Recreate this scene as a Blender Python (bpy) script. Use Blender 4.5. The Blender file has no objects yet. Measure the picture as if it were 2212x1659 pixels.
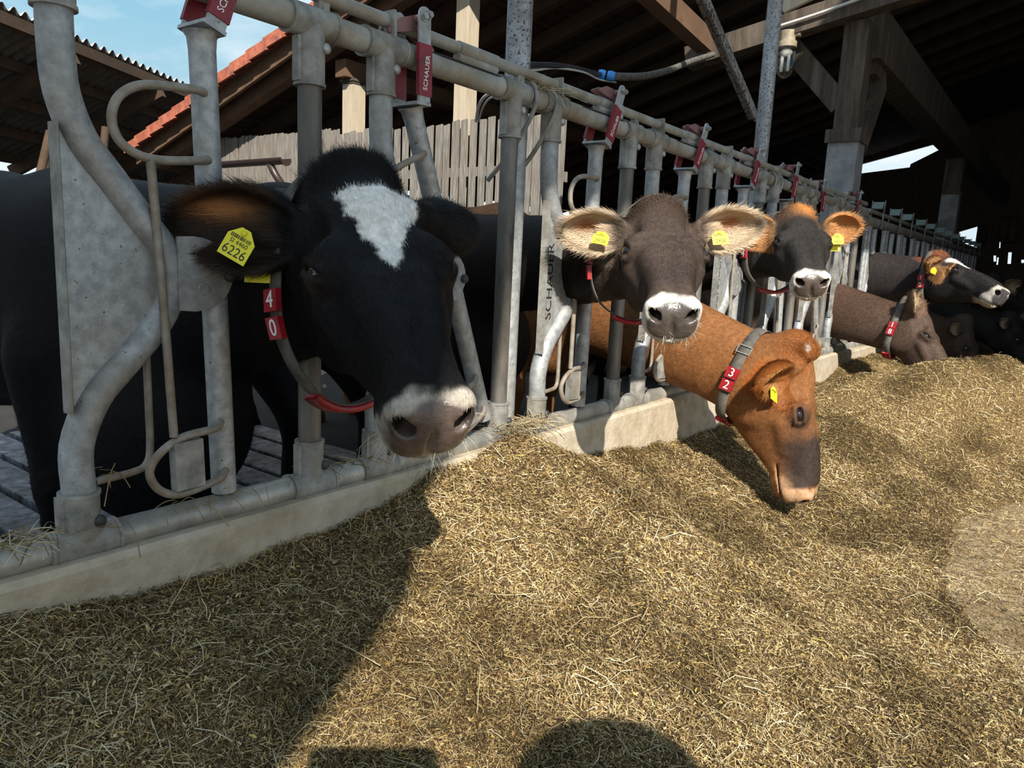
import bpy, math, random
import numpy as np
from mathutils import Vector, Matrix

# ------------------------------------------------------------------ camera
YAW, PITCH, ROLL, FPX = .6396475, .16608920, .0461656, 1607.0
CAM = np.array([1.45028, 0.0, .570876])
FWD = np.array([-math.sin(YAW) * math.cos(PITCH), math.cos(YAW) * math.cos(PITCH), -math.sin(PITCH)])
_r = np.cross(FWD, [0, 0, 1]); _r /= np.linalg.norm(_r); _u = np.cross(_r, FWD)
RGT = _r * math.cos(ROLL) + _u * math.sin(ROLL)
UPV = -_r * math.sin(ROLL) + _u * math.cos(ROLL)
scene = bpy.context.scene
col = scene.collection
cd = bpy.data.cameras.new('camera'); cam = bpy.data.objects.new('camera', cd); col.objects.link(cam)
cd.sensor_fit = 'HORIZONTAL'; cd.sensor_width = 36.0; cd.lens = FPX / 2212 * 36.0
cd.clip_start = .02; cd.clip_end = 400
cam.matrix_world = Matrix([[RGT[i], UPV[i], -FWD[i], CAM[i]] for i in range(3)] + [[0, 0, 0, 1]])
scene.camera = cam

# ------------------------------------------------------------------ light
SUN_DIR = np.array([-.588, .556, -.588])          # the way the sunlight travels
sd = bpy.data.lights.new('sun', 'SUN'); sun = bpy.data.objects.new('sun', sd); col.objects.link(sun)
sd.energy = 8.4; sd.angle = math.radians(.55); sd.color = (1.0, .93, .82)
sun.rotation_euler = Vector(SUN_DIR).to_track_quat('-Z', 'Y').to_euler()
sun.location = (4, -3, 6)
W = bpy.data.worlds.new('sky'); scene.world = W; W.use_nodes = True
nt = W.node_tree; N = nt.nodes; N.clear()
tc = N.new('ShaderNodeTexCoord'); mp = N.new('ShaderNodeMapping'); mp.inputs['Scale'].default_value = (1.2, 1.2, 3.2)
mp.inputs['Location'].default_value = (.35, .1, .2)
nz = N.new('ShaderNodeTexNoise'); nz.inputs['Scale'].default_value = 2.1; nz.inputs['Detail'].default_value = 7; nz.inputs['Roughness'].default_value = .55
cr = N.new('ShaderNodeValToRGB'); cr.color_ramp.elements[0].position = .40; cr.color_ramp.elements[1].position = .60
sp = N.new('ShaderNodeSeparateXYZ')
gr = N.new('ShaderNodeValToRGB')
e = gr.color_ramp.elements; e[0].position = 0.0; e[0].color = (.62, .74, .80, 1); e[1].position = .58; e[1].color = (.10, .36, .62, 1)
m1 = e.new(.27); m1.color = (.26, .53, .69, 1)
mx = N.new('ShaderNodeMix'); mx.data_type = 'RGBA'; mx.inputs[7].default_value = (.86, .91, .95, 1)
bg = N.new('ShaderNodeBackground'); bg.inputs['Strength'].default_value = 1.15; ow = N.new('ShaderNodeOutputWorld')
l = nt.links.new
l(tc.outputs['Generated'], mp.inputs[0]); l(mp.outputs[0], nz.inputs['Vector']); l(nz.outputs['Fac'], cr.inputs[0])
l(tc.outputs['Generated'], sp.inputs[0]); l(sp.outputs['Z'], gr.inputs[0])
l(cr.outputs[0], mx.inputs[0]); l(gr.outputs[0], mx.inputs[6]); l(mx.outputs[2], bg.inputs[0]); l(bg.outputs[0], ow.inputs[0])
vs = scene.view_settings; scene.display_settings.display_device = 'sRGB'
vs.view_transform = 'Standard'; vs.look = 'None'; vs.gamma = 1; vs.exposure = 0.0; vs.use_curve_mapping = False
scene.cycles.max_bounces = 6; scene.cycles.diffuse_bounces = 3; scene.cycles.glossy_bounces = 3
scene.cycles.transparent_max_bounces = 6
scene.cycles.use_denoising = True

rng = np.random.default_rng(7)
random.seed(7)

# ------------------------------------------------------------------ helpers
def ray(px, py): return FWD + RGT * (px - 1106) / FPX - UPV * (py - 829.5) / FPX
def at_x(px, py, x): d = ray(px, py); return CAM + d * (x - CAM[0]) / d[0]
def at_y(px, py, y): d = ray(px, py); return CAM + d * (y - CAM[1]) / d[1]
def at_z(px, py, z): d = ray(px, py); return CAM + d * (z - CAM[2]) / d[2]
def at_d(px, py, D): return CAM + ray(px, py) * D
def unit(v): v = np.asarray(v, float); return v / max(np.linalg.norm(v), 1e-12)

def tag(o, label=None, cat=None, group=None, kind=None):
    if label: o['label'] = label
    if cat: o['category'] = cat
    if group: o['group'] = group
    if kind: o['kind'] = kind
    return o

def empty(name, loc, label, cat, group=None):
    o = bpy.data.objects.new(name, None); col.objects.link(o); o.location = [float(v) for v in loc]
    o.empty_display_size = .05
    return tag(o, label, cat, group)

class MB:
    """collects shapes (world coordinates) and links them as ONE mesh object"""
    def __init__(s): s.v = []; s.f = []; s.m = []; s.n = 0; s.sm = []
    def add(s, v, f, m=0, smooth=True):
        v = np.asarray(v, float)
        s.v.append(v)
        for q in f: s.f.append([int(i) + s.n for i in q]); s.m.append(m); s.sm.append(smooth)
        s.n += len(v); return s
    def box(s, c, size, R=None, m=0):
        h = np.array(size, float) / 2
        v = np.array([[x, y, z] for x in (-1, 1) for y in (-1, 1) for z in (-1, 1)], float) * h
        if R is not None: v = v @ np.asarray(R, float).T
        f = [(0, 1, 3, 2), (4, 6, 7, 5), (0, 4, 5, 1), (2, 3, 7, 6), (0, 2, 6, 4), (1, 5, 7, 3)]
        return s.add(v + np.array(c, float), f, m, False)
    def beam(s, a, b, w, h, up=(0, 0, 1), m=0):
        a = np.asarray(a, float); b = np.asarray(b, float); d = b - a; L = np.linalg.norm(d); e1 = d / L
        e2 = np.cross(np.asarray(up, float), e1); e2 = unit(e2); e3 = np.cross(e1, e2)
        return s.box((a + b) / 2, (L, w, h), np.stack([e1, e2, e3], 1), m)
    def tube(s, path, r, seg=14, cap=True, m=0, smooth=True):
        P = np.asarray(path, float); n = len(P)
        rr = np.full(n, r, float) if np.isscalar(r) else np.asarray(r, float)
        T = np.zeros_like(P); T[1:-1] = P[2:] - P[:-2]; T[0] = P[1] - P[0]; T[-1] = P[-1] - P[-2]
        T /= np.linalg.norm(T, axis=1)[:, None] + 1e-12
        a = np.array([0, 0, 1.]) if abs(T[0][2]) < .9 else np.array([1., 0, 0])
        u = unit(np.cross(a, T[0])); V = []
        ang = np.arange(seg) * 2 * math.pi / seg
        for i in range(n):
            u = unit(u - T[i] * (u @ T[i])); w = np.cross(T[i], u)
            V.append(P[i] + rr[i] * (np.cos(ang)[:, None] * u + np.sin(ang)[:, None] * w))
        V = np.concatenate(V); F = []
        for i in range(n - 1):
            for k in range(seg):
                k2 = (k + 1) % seg
                F.append((i * seg + k, i * seg + k2, (i + 1) * seg + k2, (i + 1) * seg + k))
        s.add(V, F, m, smooth)
        if cap:
            s.add(V[:seg], [tuple(range(seg))[::-1]], m, False); s.add(V[-seg:], [tuple(range(seg))], m, False)
        return s
    def cyl(s, a, b, r, seg=16, m=0, r2=None): return s.tube([a, b], [r, r if r2 is None else r2], seg, True, m)
    def ball(s, c, r, m=0, seg=12, rings=7, R=None):
        r = np.full(3, r, float) if np.isscalar(r) else np.array(r, float)
        V = []; F = []
        for i in range(rings + 1):
            t = math.pi * i / rings
            for k in range(seg):
                p = 2 * math.pi * k / seg
                V.append((math.sin(t) * math.cos(p), math.sin(t) * math.sin(p), math.cos(t)))
        V = np.array(V) * r
        if R is not None: V = V @ np.asarray(R).T
        for i in range(rings):
            for k in range(seg):
                k2 = (k + 1) % seg
                F.append((i * seg + k, (i + 1) * seg + k, (i + 1) * seg + k2, i * seg + k2))
        return s.add(V + np.array(c, float), F, m)
    def prism(s, poly, origin, ex, ey, t, m=0):
        """extrudes a 2-D outline (in the axes ex, ey) by t along ex x ey, centred"""
        ex = unit(ex); ey = unit(ey); ez = np.cross(ex, ey); n = len(poly)
        A = np.array([np.asarray(origin, float) + ex * p[0] + ey * p[1] for p in poly])
        V = np.concatenate([A - ez * t / 2, A + ez * t / 2])
        F = [tuple(range(n))[::-1], tuple(range(n, 2 * n))]
        F += [(i, (i + 1) % n, n + (i + 1) % n, n + i) for i in range(n)]
        return s.add(V, F, m, False)
    def hex_bolt(s, c, axis, r=.009, h=.008, m=0):
        a = unit(axis); c = np.asarray(c, float)
        s.tube([c, c + a * h * .5], r * 1.35, 14, True, m); s.tube([c, c + a * h * 1.5], r, 6, True, m, False)
        return s
    def text(s, txt, size, origin, ex, ey, m=0, lift=.0006, align='CENTER', sx=1.0):
        v, f = text_mesh(txt, align)
        ex = unit(ex); ey = unit(ey); ez = np.cross(ex, ey)
        V = np.asarray(origin, float) + v[:, :1] * size * sx * ex + v[:, 1:2] * size * ey + (v[:, 2:3] + 1) * lift * ez
        return s.add(V, f, m, False)
    def build(s, name, mats, parent=None, smooth=True):
        me = bpy.data.meshes.new(name)
        me.from_pydata(np.concatenate(s.v).tolist(), [], s.f)
        mats = mats if isinstance(mats, (list, tuple)) else [mats]
        for q in mats: me.materials.append(q)
        me.polygons.foreach_set('material_index', s.m); me.polygons.foreach_set('use_smooth', s.sm)
        me.update()
        o = bpy.data.objects.new(name, me); col.objects.link(o)
        if parent is not None: attach(o, parent)
        else: recentre(o)
        return o

def wloc(o):
    p = np.array(o.location); q = o.parent
    while q is not None: p = p + np.array(q.location); q = q.parent
    return p
def attach(o, parent):
    """the mesh is in world coordinates: parents it and keeps it where it is"""
    o.parent = parent; o.location = [float(v) for v in -wloc(parent)]
def recentre(o):
    me = o.data; n = len(me.vertices); c = np.zeros(n * 3); me.vertices.foreach_get('co', c); c = c.reshape(-1, 3)
    p = c.mean(0); p[2] = c[:, 2].min(); me.vertices.foreach_set('co', (c - p).ravel()); o.location = [float(v) for v in p]; me.update()

_tcache = {}
def text_mesh(txt, align='CENTER'):
    k = (txt, align)
    if k not in _tcache:
        cu = bpy.data.curves.new('t', 'FONT'); cu.body = txt; cu.align_x = align; cu.align_y = 'CENTER'; cu.size = 1; cu.extrude = 1.0; cu.resolution_u = 3
        ob = bpy.data.objects.new('t', cu); col.objects.link(ob)
        bpy.context.view_layer.update()
        me = bpy.data.meshes.new_from_object(ob.evaluated_get(bpy.context.evaluated_depsgraph_get()))
        v = np.zeros(len(me.vertices) * 3); me.vertices.foreach_get('co', v)
        f = [tuple(p.vertices) for p in me.polygons]
        bpy.data.objects.remove(ob); bpy.data.curves.remove(cu); bpy.data.meshes.remove(me)
        _tcache[k] = (v.reshape(-1, 3), f)
    return _tcache[k]

def smooth_path(pts, n=6):
    P = np.asarray(pts, float); Q = [P[0]]
    for i in range(len(P) - 1):
        p0 = P[i - 1] if i else 2 * P[0] - P[1]; p1 = P[i]; p2 = P[i + 1]; p3 = P[i + 2] if i + 2 < len(P) else 2 * P[-1] - P[-2]
        for k in range(1, n + 1):
            t = k / n
            Q.append(.5 * ((2 * p1) + (-p0 + p2) * t + (2 * p0 - 5 * p1 + 4 * p2 - p3) * t * t + (-p0 + 3 * p1 - 3 * p2 + p3) * t ** 3))
    return np.array(Q)

# ------------------------------------------------------------------ materials
def mat(name, c1, c2=None, rough=.6, metal=0., scale=12., bump=0., bscale=None, stain=None, stain_scale=3., stain_amt=.5, stretch=None, detail=6., spec=.5, speck=None, speck_scale=90., speck_th=.66):
    m = bpy.data.materials.new(name); m.use_nodes = True; t = m.node_tree; b = t.nodes['Principled BSDF']
    b.inputs['Roughness'].default_value = rough; b.inputs['Metallic'].default_value = metal
    b.inputs['Specular IOR Level'].default_value = spec
    c2 = c2 or c1
    co = t.nodes.new('ShaderNodeTexCoord'); mpn = t.nodes.new('ShaderNodeMapping'); mpn.inputs['Scale'].default_value = stretch or (1, 1, 1)
    t.links.new(co.outputs['Object'], mpn.inputs[0])
    def noise(sc, det=detail):
        q = t.nodes.new('ShaderNodeTexNoise'); q.inputs['Scale'].default_value = sc; q.inputs['Detail'].default_value = det; q.inputs['Roughness'].default_value = .62
        t.links.new(mpn.outputs[0], q.inputs['Vector']); return q
    def mixc(fac, a, bcol):
        q = t.nodes.new('ShaderNodeMix'); q.data_type = 'RGBA'
        t.links.new(fac, q.inputs[0])
        if isinstance(a, tuple): q.inputs[6].default_value = (*a, 1)
        else: t.links.new(a, q.inputs[6])
        q.inputs[7].default_value = (*bcol, 1); return q.outputs[2]
    def ramp(src, lo, hi, top=1.):
        q = t.nodes.new('ShaderNodeMapRange'); q.inputs[1].default_value = lo; q.inputs[2].default_value = hi; q.inputs[4].default_value = top
        t.links.new(src, q.inputs[0]); return q.outputs[0]
    out = mixc(ramp(noise(scale).outputs['Fac'], .36, .66), tuple(c1), tuple(c2))
    if stain: out = mixc(ramp(noise(stain_scale).outputs['Fac'], .47, .68, stain_amt), out, tuple(stain))
    if speck: out = mixc(ramp(noise(speck_scale, 2.).outputs['Fac'], speck_th, speck_th + .03), out, tuple(speck))
    t.links.new(out, b.inputs['Base Color'])
    if bump:
        bp = t.nodes.new('ShaderNodeBump'); bp.inputs['Strength'].default_value = bump; bp.inputs['Distance'].default_value = .01
        t.links.new(noise(bscale or scale * 3).outputs['Fac'], bp.inputs['Height']); t.links.new(bp.outputs[0], b.inputs['Normal'])
    return m

M = {}
M['galv'] = mat('galvanised_steel', (.22, .232, .24), (.39, .405, .415), .52, .3, 34, .2, 150, (.25, .205, .145), 5, .4, speck=(.12, .12, .12), speck_scale=75., speck_th=.71)
M['galv2'] = mat('galvanised_bar', (.26, .275, .285), (.45, .47, .48), .47, .35, 40, .15, 150, (.24, .20, .14), 6, .45, speck=(.13, .12, .11), speck_scale=70., speck_th=.70)
M['galvd'] = mat('dirty_galvanised_steel', (.16, .16, .148), (.37, .365, .34), .6, .2, 18, .2, 120, (.20, .155, .10), 5, .7)
M['rubbed'] = mat('rubbed_dirty_post', (.055, .05, .045), (.17, .155, .13), .45, .3, 9, .15, 120, (.30, .29, .27), 5, .6, stretch=(1, 1, .35))
M['rod'] = mat('rusty_rod', (.20, .17, .13), (.33, .30, .26), .6, .25, 25, .15, 140, (.20, .12, .06), 7, .6)
M['railtop'] = mat('dusty_top_rail', (.25, .25, .23), (.38, .38, .35), .6, .2, 14, .2, 120, (.21, .15, .075), 4, .75)
M['railbot'] = mat('polished_bottom_rail', (.30, .29, .26), (.52, .50, .45), .42, .35, 11, .15, 120, (.07, .065, .06), 2.2, .85)
M['polespeck'] = mat('flaking_painted_pole', (.22, .235, .25), (.40, .42, .44), .45, .3, 30, .1, 120, (.10, .065, .05), 2.5, .6, speck=(.04, .03, .025), speck_scale=110., speck_th=.585)
M['poledark'] = mat('flaking_painted_brace', (.20, .20, .20), (.30, .30, .29), .55, .3, 20, .1, 120, (.10, .07, .05), 4, .7, speck=(.04, .03, .025), speck_scale=60., speck_th=.55)
M['red'] = mat('red_plastic', (.21, .012, .026), (.28, .018, .036), .5, 0, 30, .05, 200, (.05, .014, .016), 30, .8, speck=(.03, .012, .012), speck_scale=260., speck_th=.62)
M['redlatch'] = mat('faded_red_latch', (.17, .085, .083), (.25, .125, .12), .5, 0, 30)
M['green'] = mat('faded_green_latch', (.20, .27, .26), (.26, .34, .33), .5, 0, 30)
M['white'] = mat('white_lettering', (.75, .75, .72), (.85, .85, .82), .5, 0, 20)
M['black'] = mat('painted_gap_black', (.008, .008, .008), (.012, .012, .012), .8)  # flat black laid on for the dark inside slots and cut letters
M['bolt'] = mat('zinc_bolt', (.27, .27, .26), (.40, .40, .385), .4, .5, 40)
M['boltd'] = mat('dirty_bolt', (.03, .03, .03), (.07, .065, .06), .5, .3, 40)
M['conc'] = mat('kerb_concrete', (.36, .295, .205), (.50, .42, .31), .9, 0, 14, .5, 60, (.53, .48, .40), 3.5, .6)
M['floorc'] = mat('dusty_floor_concrete', (.24, .170, .095), (.37, .28, .165), .95, 0, 26, .5, 160, (.21, .135, .06), 9, .85, speck=(.55, .44, .26), speck_scale=150., speck_th=.63)
M['pillar'] = mat('grey_concrete_pillar', (.17, .18, .19), (.27, .28, .29), .9, 0, 9, .35, 60, (.10, .07, .05), 4, .6)
M['wood_old'] = mat('old_dark_timber', (.034, .024, .017), (.078, .057, .041), .85, 0, 5, .35, 30, (.16, .13, .10), 3, .5, stretch=(4, 4, .6))
M['wood_brown'] = mat('brown_rafter_timber', (.085, .045, .024), (.15, .082, .045), .85, 0, 6, .3, 30, (.08, .045, .025), 3, .6)
M['wood_shade'] = mat('shade_toned_rafter_timber', (.050, .028, .015), (.085, .050, .028), .9, 0, 6, .3, 30, (.03, .02, .012), 3, .6)  # darker copy of the brown timber: roof shade put into the colour
M['wood_grey'] = mat('weathered_grey_planks', (.12, .11, .098), (.27, .25, .222), .85, 0, 9, .35, 40, (.20, .15, .10), 4, .55, stretch=(6, 6, .5))
M['wood_pale'] = mat('pale_sawn_timber', (.38, .32, .235), (.52, .45, .345), .8, 0, 8, .25, 40, (.36, .26, .16), 4, .5, stretch=(5, 5, .5))
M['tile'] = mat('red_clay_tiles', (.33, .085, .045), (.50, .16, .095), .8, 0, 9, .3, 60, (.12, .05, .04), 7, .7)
M['tileu'] = mat('tile_underside', (.055, .024, .016), (.085, .04, .026), .9, 0, 9, .3, 60)  # clay tone darkened to carry the shade under the roof
M['corru'] = mat('shade_toned_sheet_underside', (.075, .068, .058), (.12, .11, .095), .95, 0, 7, .2, 60)  # darker copy of the sheet: shade beneath it put into the colour
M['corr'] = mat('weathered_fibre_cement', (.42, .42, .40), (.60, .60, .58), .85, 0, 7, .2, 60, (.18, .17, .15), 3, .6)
M['gutter'] = mat('brown_gutter_plastic', (.030, .018, .016), (.040, .025, .022), .4, 0, 20)
M['hose'] = mat('dusty_black_hose', (.05, .045, .04), (.15, .14, .12), .75, 0, 30, .2, 120)
M['cable'] = mat('black_pipe', (.015, .017, .02), (.03, .032, .036), .35)
M['cablew'] = mat('grey_cable', (.45, .44, .42), (.55, .54, .52), .5)
M['blue'] = mat('blue_coupling', (.02, .16, .55), (.05, .30, .75), .35, 0, 12)
M['slat'] = mat('wet_slatted_floor', (.05, .05, .06), (.42, .43, .48), .45, 0, 16, .5, 40, (.03, .028, .025), 7, .8)
M['soil'] = mat('dark_stall_floor', (.016, .014, .012), (.03, .026, .023), .9, 0, 6)
M['yellow'] = mat('yellow_tag', (.80, .72, .01), (.86, .80, .03), .45, 0, 20)
M['ink'] = mat('tag_ink', (.02, .02, .015), (.03, .03, .02), .6)
M['strap'] = mat('worn_grey_strap', (.055, .05, .045), (.115, .105, .09), .85, 0, 40, .3, 260, (.20, .17, .13), 12, .5)
M['strapl'] = mat('pale_worn_strap', (.16, .14, .115), (.26, .235, .20), .85, 0, 40, .3, 260)
M['cred'] = mat('red_collar_plastic', (.26, .010, .016), (.36, .014, .022), .35, 0, 30, 0, None, (.10, .03, .03), 14, .5)
M['eye'] = mat('wet_eye', (.006, .005, .006), (.02, .013, .01), .06, 0, 60, spec=.8)
M['eyelid'] = mat('pale_eye_rim', (.35, .27, .23), (.45, .36, .30), .3)
M['bark'] = mat('bare_branches', (.20, .17, .15), (.30, .26, .23), .9, 0, 8)
M['wallw'] = mat('dark_boarded_wall', (.07, .05, .035), (.12, .09, .06), .9, 0, 4, .3, 20, stretch=(5, 5, .5))
M['bounce_wall'] = mat('pale_bounce_wall', (.46, .44, .41), (.58, .56, .52), .9, 0, 5, .2, 40)  # pale so the added wall bounces fill onto the shaded barrier
M['enamel'] = mat('stained_lamp_cap', (.20, .16, .10), (.34, .29, .21), .6, 0, 20, .2, 60)
M['dryhay'] = mat('dry_hay_strand', (.20, .135, .055), (.42, .31, .15), .9, 0, 30)

# ------------------------------------------------------------------ setting: floor, kerb, stall floor
Y0, PITCHY, HR = .5976, .75, 1.073          # first bay, bay width, height of the top rail axis
FZ = -.52
def quad_plane(name, pts, m, kind='structure', sub=1):
    mb = MB(); mb.add(np.array(pts, float), [tuple(range(len(pts)))], 0, False); o = mb.build(name, m); tag(o, kind=kind); return o
def slab(name, x0, x1, y0, y1, z0, z1, m):
    mb = MB(); mb.box(((x0 + x1) / 2, (y0 + y1) / 2, (z0 + z1) / 2), (x1 - x0, y1 - y0, z1 - z0)); o = mb.build(name, m); return tag(o, kind='structure')
slab('floor', .05, 9, -6, 26, FZ - .2, FZ, M['floorc'])
slab('floor_stall', -16, -.12, -6, 26, FZ - .25, FZ - .03, M['soil'])
kb = MB(); ky0, ky1 = -.6, 6.45
prof = [(-.125, FZ - .1), (.062, FZ - .1), (.062, -.03), (.05, -.018), (-.125, -.018)]
kb.prism([(p[0], p[1]) for p in prof], (0, (ky0 + ky1) / 2, 0), (1, 0, 0), (0, 0, 1), ky1 - ky0)
kerb = kb.build('kerb', M['conc']); tag(kerb, kind='structure')
kb = MB(); kb.prism([(p[0], p[1] - .02) for p in prof], (0, (6.5 + 18) / 2, 0), (1, 0, 0), (0, 0, 1), 11.5)
tag(kb.build('kerb_far', M['conc']), kind='structure')

# slatted floor panels under the nearest cows (long slots)
def slatted(x0, x1, y0, y1):
    mb = MB(); y = y0
    while y < y1:
        mb.box(((x0 + x1) / 2, y + .075, FZ - .01), (x1 - x0, .15, .04)); y += .19
    return tag(mb.build('floor_slats', M['slat']), kind='structure')
slatted(-3.2, -.14, -.9, 2.6)

# ------------------------------------------------------------------ feed barrier
def build_rails():
    t = empty('top_rail', (0, 3, HR), 'thick dusty horizontal top pipe of the near feed barrier', 'rail')
    mb = MB(); mb.cyl((0, -.35, HR), (0, 6.58, HR), .030, 20); mb.build('pipe', M['railtop'], t)
    mb = MB(); mb.cyl((0, 6.5, HR), (0, 6.6, HR), .036, 18); mb.build('end_sleeve', M['railtop'], t)
    for i in range(0, 8):
        mb = MB(); y = Y0 + i * PITCHY
        P = [(.0225, y + q, HR + .0215) for q in np.linspace(.15, .45, 8)]
        mb.tube(P, [.0008] + [.0035] * 6 + [.0008], 6, True); mb.build('slot', M['black'], t)  # black strip on the pipe, painted in for the groove's darkness
    t = empty('bottom_rail', (0, 3, 0), 'worn horizontal bottom pipe lying on the kerb under the near feed barrier', 'rail')
    mb = MB(); mb.cyl((0, -.6, 0), (0, 6.5, 0), .0305, 20); mb.build('pipe', M['railbot'], t)
    t = empty('locking_rod', (0, 3, 1.137), 'thin locking rod running just above the top pipe of the near barrier', 'rod')
    mb = MB(); mb.cyl((0, -.35, 1.137), (0, 6.6, 1.137), .0165, 16); mb.build('pipe', M['railtop'], t)
    for i in range(0, 8):
        y = Y0 + i * PITCHY
        mb = MB(); mb.cyl((0, y + .28, 1.137), (0, y + .45, 1.137), .0195, 14)
        mb.prism([(0, -.014), (.15, -.014), (.15, .008), (0, .008)], (.006, y + .28, 1.108), (0, 1, 0), (0, 0, 1), .022)
        mb.cyl((.006, y + .27, 1.110), (.006, y + .44, 1.110), .0135, 12)
        mb.build('sleeve', M['railtop'], t)
        mb = MB(); mb.box((0, y + .565, 1.112), (.02, .03, .022)); mb.cyl((-.012, y + .565, 1.105), (.016, y + .565, 1.105), .007, 8)
        mb.build('lug', M['galvd'], t)
build_rails()

def tee(mb, y, z, down, r1=.0345, r2=.0335, ln=.135, half=.06):
    """clamp around the rail with a short vertical sleeve"""
    mb.cyl((0, y - half, z), (0, y + half, z), r1, 22)
    mb.cyl((0, y, z), (0, y, z + down * ln), r2, 20)
    mb.tube([(0, y, z + down * (ln - .004)), (0, y, z + down * (ln + .003))], r2 + .0025, 20)
    for s in (-half, half):
        mb.tube([(0, y + s - .003, z), (0, y + s + .003, z)], r1 + .002, 22)
    mb.box((0, y - r2 + .001, z + down * (ln * .62)), (.022, .014, ln * .7))
def bolt_of(parent, y, z, m='bolt'):
    mb = MB(); c = np.array([.031, y + .018, z]); mb.ball(c, (.008, .012, .012)); mb.cyl(c - [.006, 0, 0], c, .012, 14); mb.build('bolt', M[m], parent)

BAYS = {0: (-.032, 'galvanised headlock bay nearest the camera, holding the black cow with the white blaze'),
        1: (-.38, 'headlock bay with its neck bar tipped open, behind the black cow with the white blaze'),
        2: (.02, 'headlock bay with cut-out lettering in its plate, holding the grey-brown cow'),
        3: (.05, 'headlock bay whose opening the orange-brown feeding cow reaches through'),
        4: (0., 'headlock bay holding the black cow with the orange poll'),
        5: (-.15, 'empty headlock bay just past the cow with the orange poll'),
        6: (-.38, 'headlock bay tipped open, between the orange-poll cow and the dark brown feeding cow'),
        7: (0., 'last bay of the near barrier, where the dark brown feeding cow reaches through')}

PIPE = smooth_path([(0, 0), (0, .10), (0, .19), (.035, .275), (.088, .335), (.142, .392), (.178, .445), (.190, .5), (.178, .557), (.140, .607), (.08, .685), (.034, .745), (.006, .82), (0, .90), (0, .98), (0, HR)], 4)

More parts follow.
